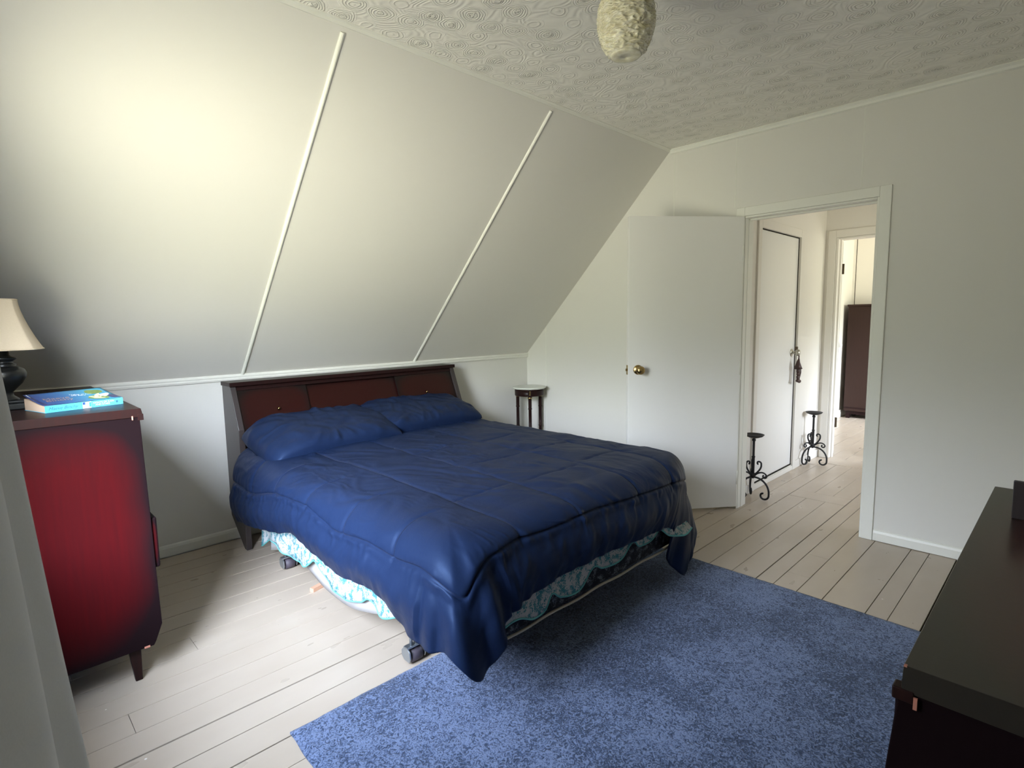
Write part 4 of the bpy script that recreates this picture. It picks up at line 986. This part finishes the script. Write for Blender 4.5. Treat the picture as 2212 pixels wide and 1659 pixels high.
# ------------------------------------------------------------------ candle stands
def spiral(c, r, a0, a1, n=26, k=.25):
    out = []
    for i in range(n+1):
        t = i/n; a = a0+(a1-a0)*t; rr = r*(1-(1-k)*t); out.append((c[0]+rr*cos(a), c[1]+rr*sin(a)))
    return out
def bez(p0, p1, p2, p3, n=16):
    return [tuple(((1-t)**3)*a+3*((1-t)**2)*t*b+3*(1-t)*t*t*c+t**3*d for a, b, c, d in zip(p0, p1, p2, p3)) for t in [i/n for i in range(n+1)]]
def candle_stand(x, y, rz, label):
    root = thing('candle_stand', (x, y, 0), label, 'candle holder', 'wrought iron candle stands in the hall', rz)
    H = .455
    MB().lathe([(.010, H-.018), (.030, H-.014), (.056, H-.004), (.066, H+.006), (.067, H+.008), (.062, H+.008), (.05, H), (.02, H-.006), (.001, H-.007)], seg=40).build('drip_pan', M_iron, root, smooth=True)
    MB().lathe([(.010, .165), (.0105, .30), (.0125, .302), (.0125, .308), (.0085, .31), (.0085, H-.04), (.013, H-.036), (.013, H-.026), (.009, H-.02), (.009, H-.012)], seg=8).build('post', M_iron, root)
    MB().lathe([(.006, .150), (.016, .160), (.019, .172), (.015, .186), (.009, .192)], seg=16).build('hub', M_iron, root, smooth=True)
    for k in range(3):
        a = 2*pi*k/3; ca, sa = cos(a), sin(a)
        to3 = lambda P: [(r*ca, r*sa, z) for r, z in P]
        # big foot: out of the hub, round and curled under
        foot = bez((.008, .160), (.06, .165), (.115, .120), (.112, .055))+[(p[0], p[1]) for p in spiral((.077, .042), .036, .25, -4.6, 30, .35)]
        foot = [(r, max(z, .0070)) for r, z in foot]
        MB().tube(to3(foot), .0068, 8).build('foot_scroll', M_iron, root, smooth=True)
        mid = bez((.008, .165), (.03, .20), (.075, .215), (.092, .185))+spiral((.078, .178), .017, .3, -4.2, 20, .35)
        MB().tube(to3(mid), .0056, 8).build('side_scroll', M_iron, root, smooth=True)
        upp = bez((.008, .175), (.04, .205), (.060, .235), (.055, .258))+spiral((.038, .262), .018, -.1, 4.3, 20, .35)
        MB().tube(to3(upp), .0062, 8).build('heart_scroll', M_iron, root, smooth=True)
candle_stand(3.862, 1.550, -pi/2, 'black wrought iron candle stand by the door frame, nearer of the two in the hall')
candle_stand(5.11, 1.553, -pi/2+.08, 'black wrought iron candle stand farther down the hall beside the end doorway')

# ornament hanging on the closet knob
orn = thing('hanging_ornament', (4.757, 1.575, .97), 'small dark carved ornament hanging on a cord from the closet door knob', 'ornament')
MB().tube([(0, .004, .020), (-.008, 0, .0), (-.012, 0, -.03), (-.006, 0, -.05)], .0028, 6).tube([(0, .004, .020), (.006, 0, .0), (.010, 0, -.04), (.006, 0, -.055)], .0026, 6).build('cord', M_orn, orn, smooth=True)
MB().lathe([(.004, -.035), (.012, -.055), (.022, -.085), (.033, -.112), (.024, -.116), (.012, -.118)], (-.012, 0, 0), 16).build('cap', M_orn, orn, smooth=True)
MB().ell((-.004, 0, -.13), (.017, .014, .03)).ell((-.012, -.002, -.155), (.016, .012, .014)).ell((-.006, 0, -.18), (.018, .012, .018)).build('body', M_orn, orn, smooth=True)
MB().ell((-.022, -.004, -.208), (.020, .014, .013)).ell((.014, -.004, -.215), (.021, .014, .014)).tube([(-.01, 0, -.17), (-.018, 0, -.205)], .008, 8).tube([(.0, 0, -.17), (.012, 0, -.21)], .008, 8).build('feet', M_orn, orn, smooth=True)
MB().tube([(.004, 0, -.03), (.016, 0, -.07), (.028, 0, -.11), (.034, 0, -.145), (.028, 0, -.18), (.020, 0, -.205)], lambda t: .004+.008*sin(pi*t)**2, 8).build('arm', M_orn, orn, smooth=True)

# ------------------------------------------------------------------ pendant lamp
pl = thing('pendant_lamp', (1.603, 1.092, CZ), 'cream beehive pendant lamp of wound acrylic ribbon hanging from the ceiling', 'lamp')
zb = 2.118-CZ
prof = [(.044, .0), (.050, .002), (.059, .012), (.069, .028), (.079, .050), (.086, .075), (.090, .100), (.089, .122), (.085, .147), (.078, .168), (.069, .188), (.058, .206), (.048, .216), (.036, .222)]
pk = [(z, r) for r, z in prof]
def body():
    rows = []; n = 260; m = 180
    for j in range(m+1):
        z = .222*j/m; rr = interp(pk, z)[0]; row = []
        for i in range(n):
            a = 2*pi*i/n; X = cos(a)*rr; Y = sin(a)*rr
            q = z+.010*nz(X*30, Y*30, z*30)+.004*sin(a*3)
            wz = z+.010*nz(X*16, Y*16, z*16+3)
            h = .0046*(1-3.2*abs(nz(X*34, Y*34, wz*125)))+.0030*(1-3*abs(nz(X*60+7, Y*60, wz*200+5)))+.0016*nz(X*140, Y*140, z*200)-.002
            k = sm(0, .012, z)
            row.append((cos(a)*(rr+h*k), sin(a)*(rr+h*k), zb+z+.0015*nz(X*70, Y*70, z*70)*k))
        rows.append(row)
    MB().grid(rows, closed=True).build('ribbon_shade', M_lucite, pl, smooth=True)
body()
MB().lathe([(.0005, -.003), (.040, -.003), (.046, -.001), (.050, .003)], (0, 0, zb), 40, cap=False).build('bottom_disc', M_lucite, pl, smooth=True, solid=.001)
MB().lathe([(.034, .220), (.036, .226), (.030, .236), (.016, .242), (.008, .25)], (0, 0, zb), 32).build('cap', M_brass, pl, smooth=True)
MB().tube([(0, 0, zb+.245), (0, 0, -.02)], .003, 8).build('cord', M_brass, pl, smooth=True)
MB().lathe([(.004, -.03), (.030, -.022), (.050, -.006), (.052, 0)], seg=32).build('canopy', M_brass, pl, smooth=True)
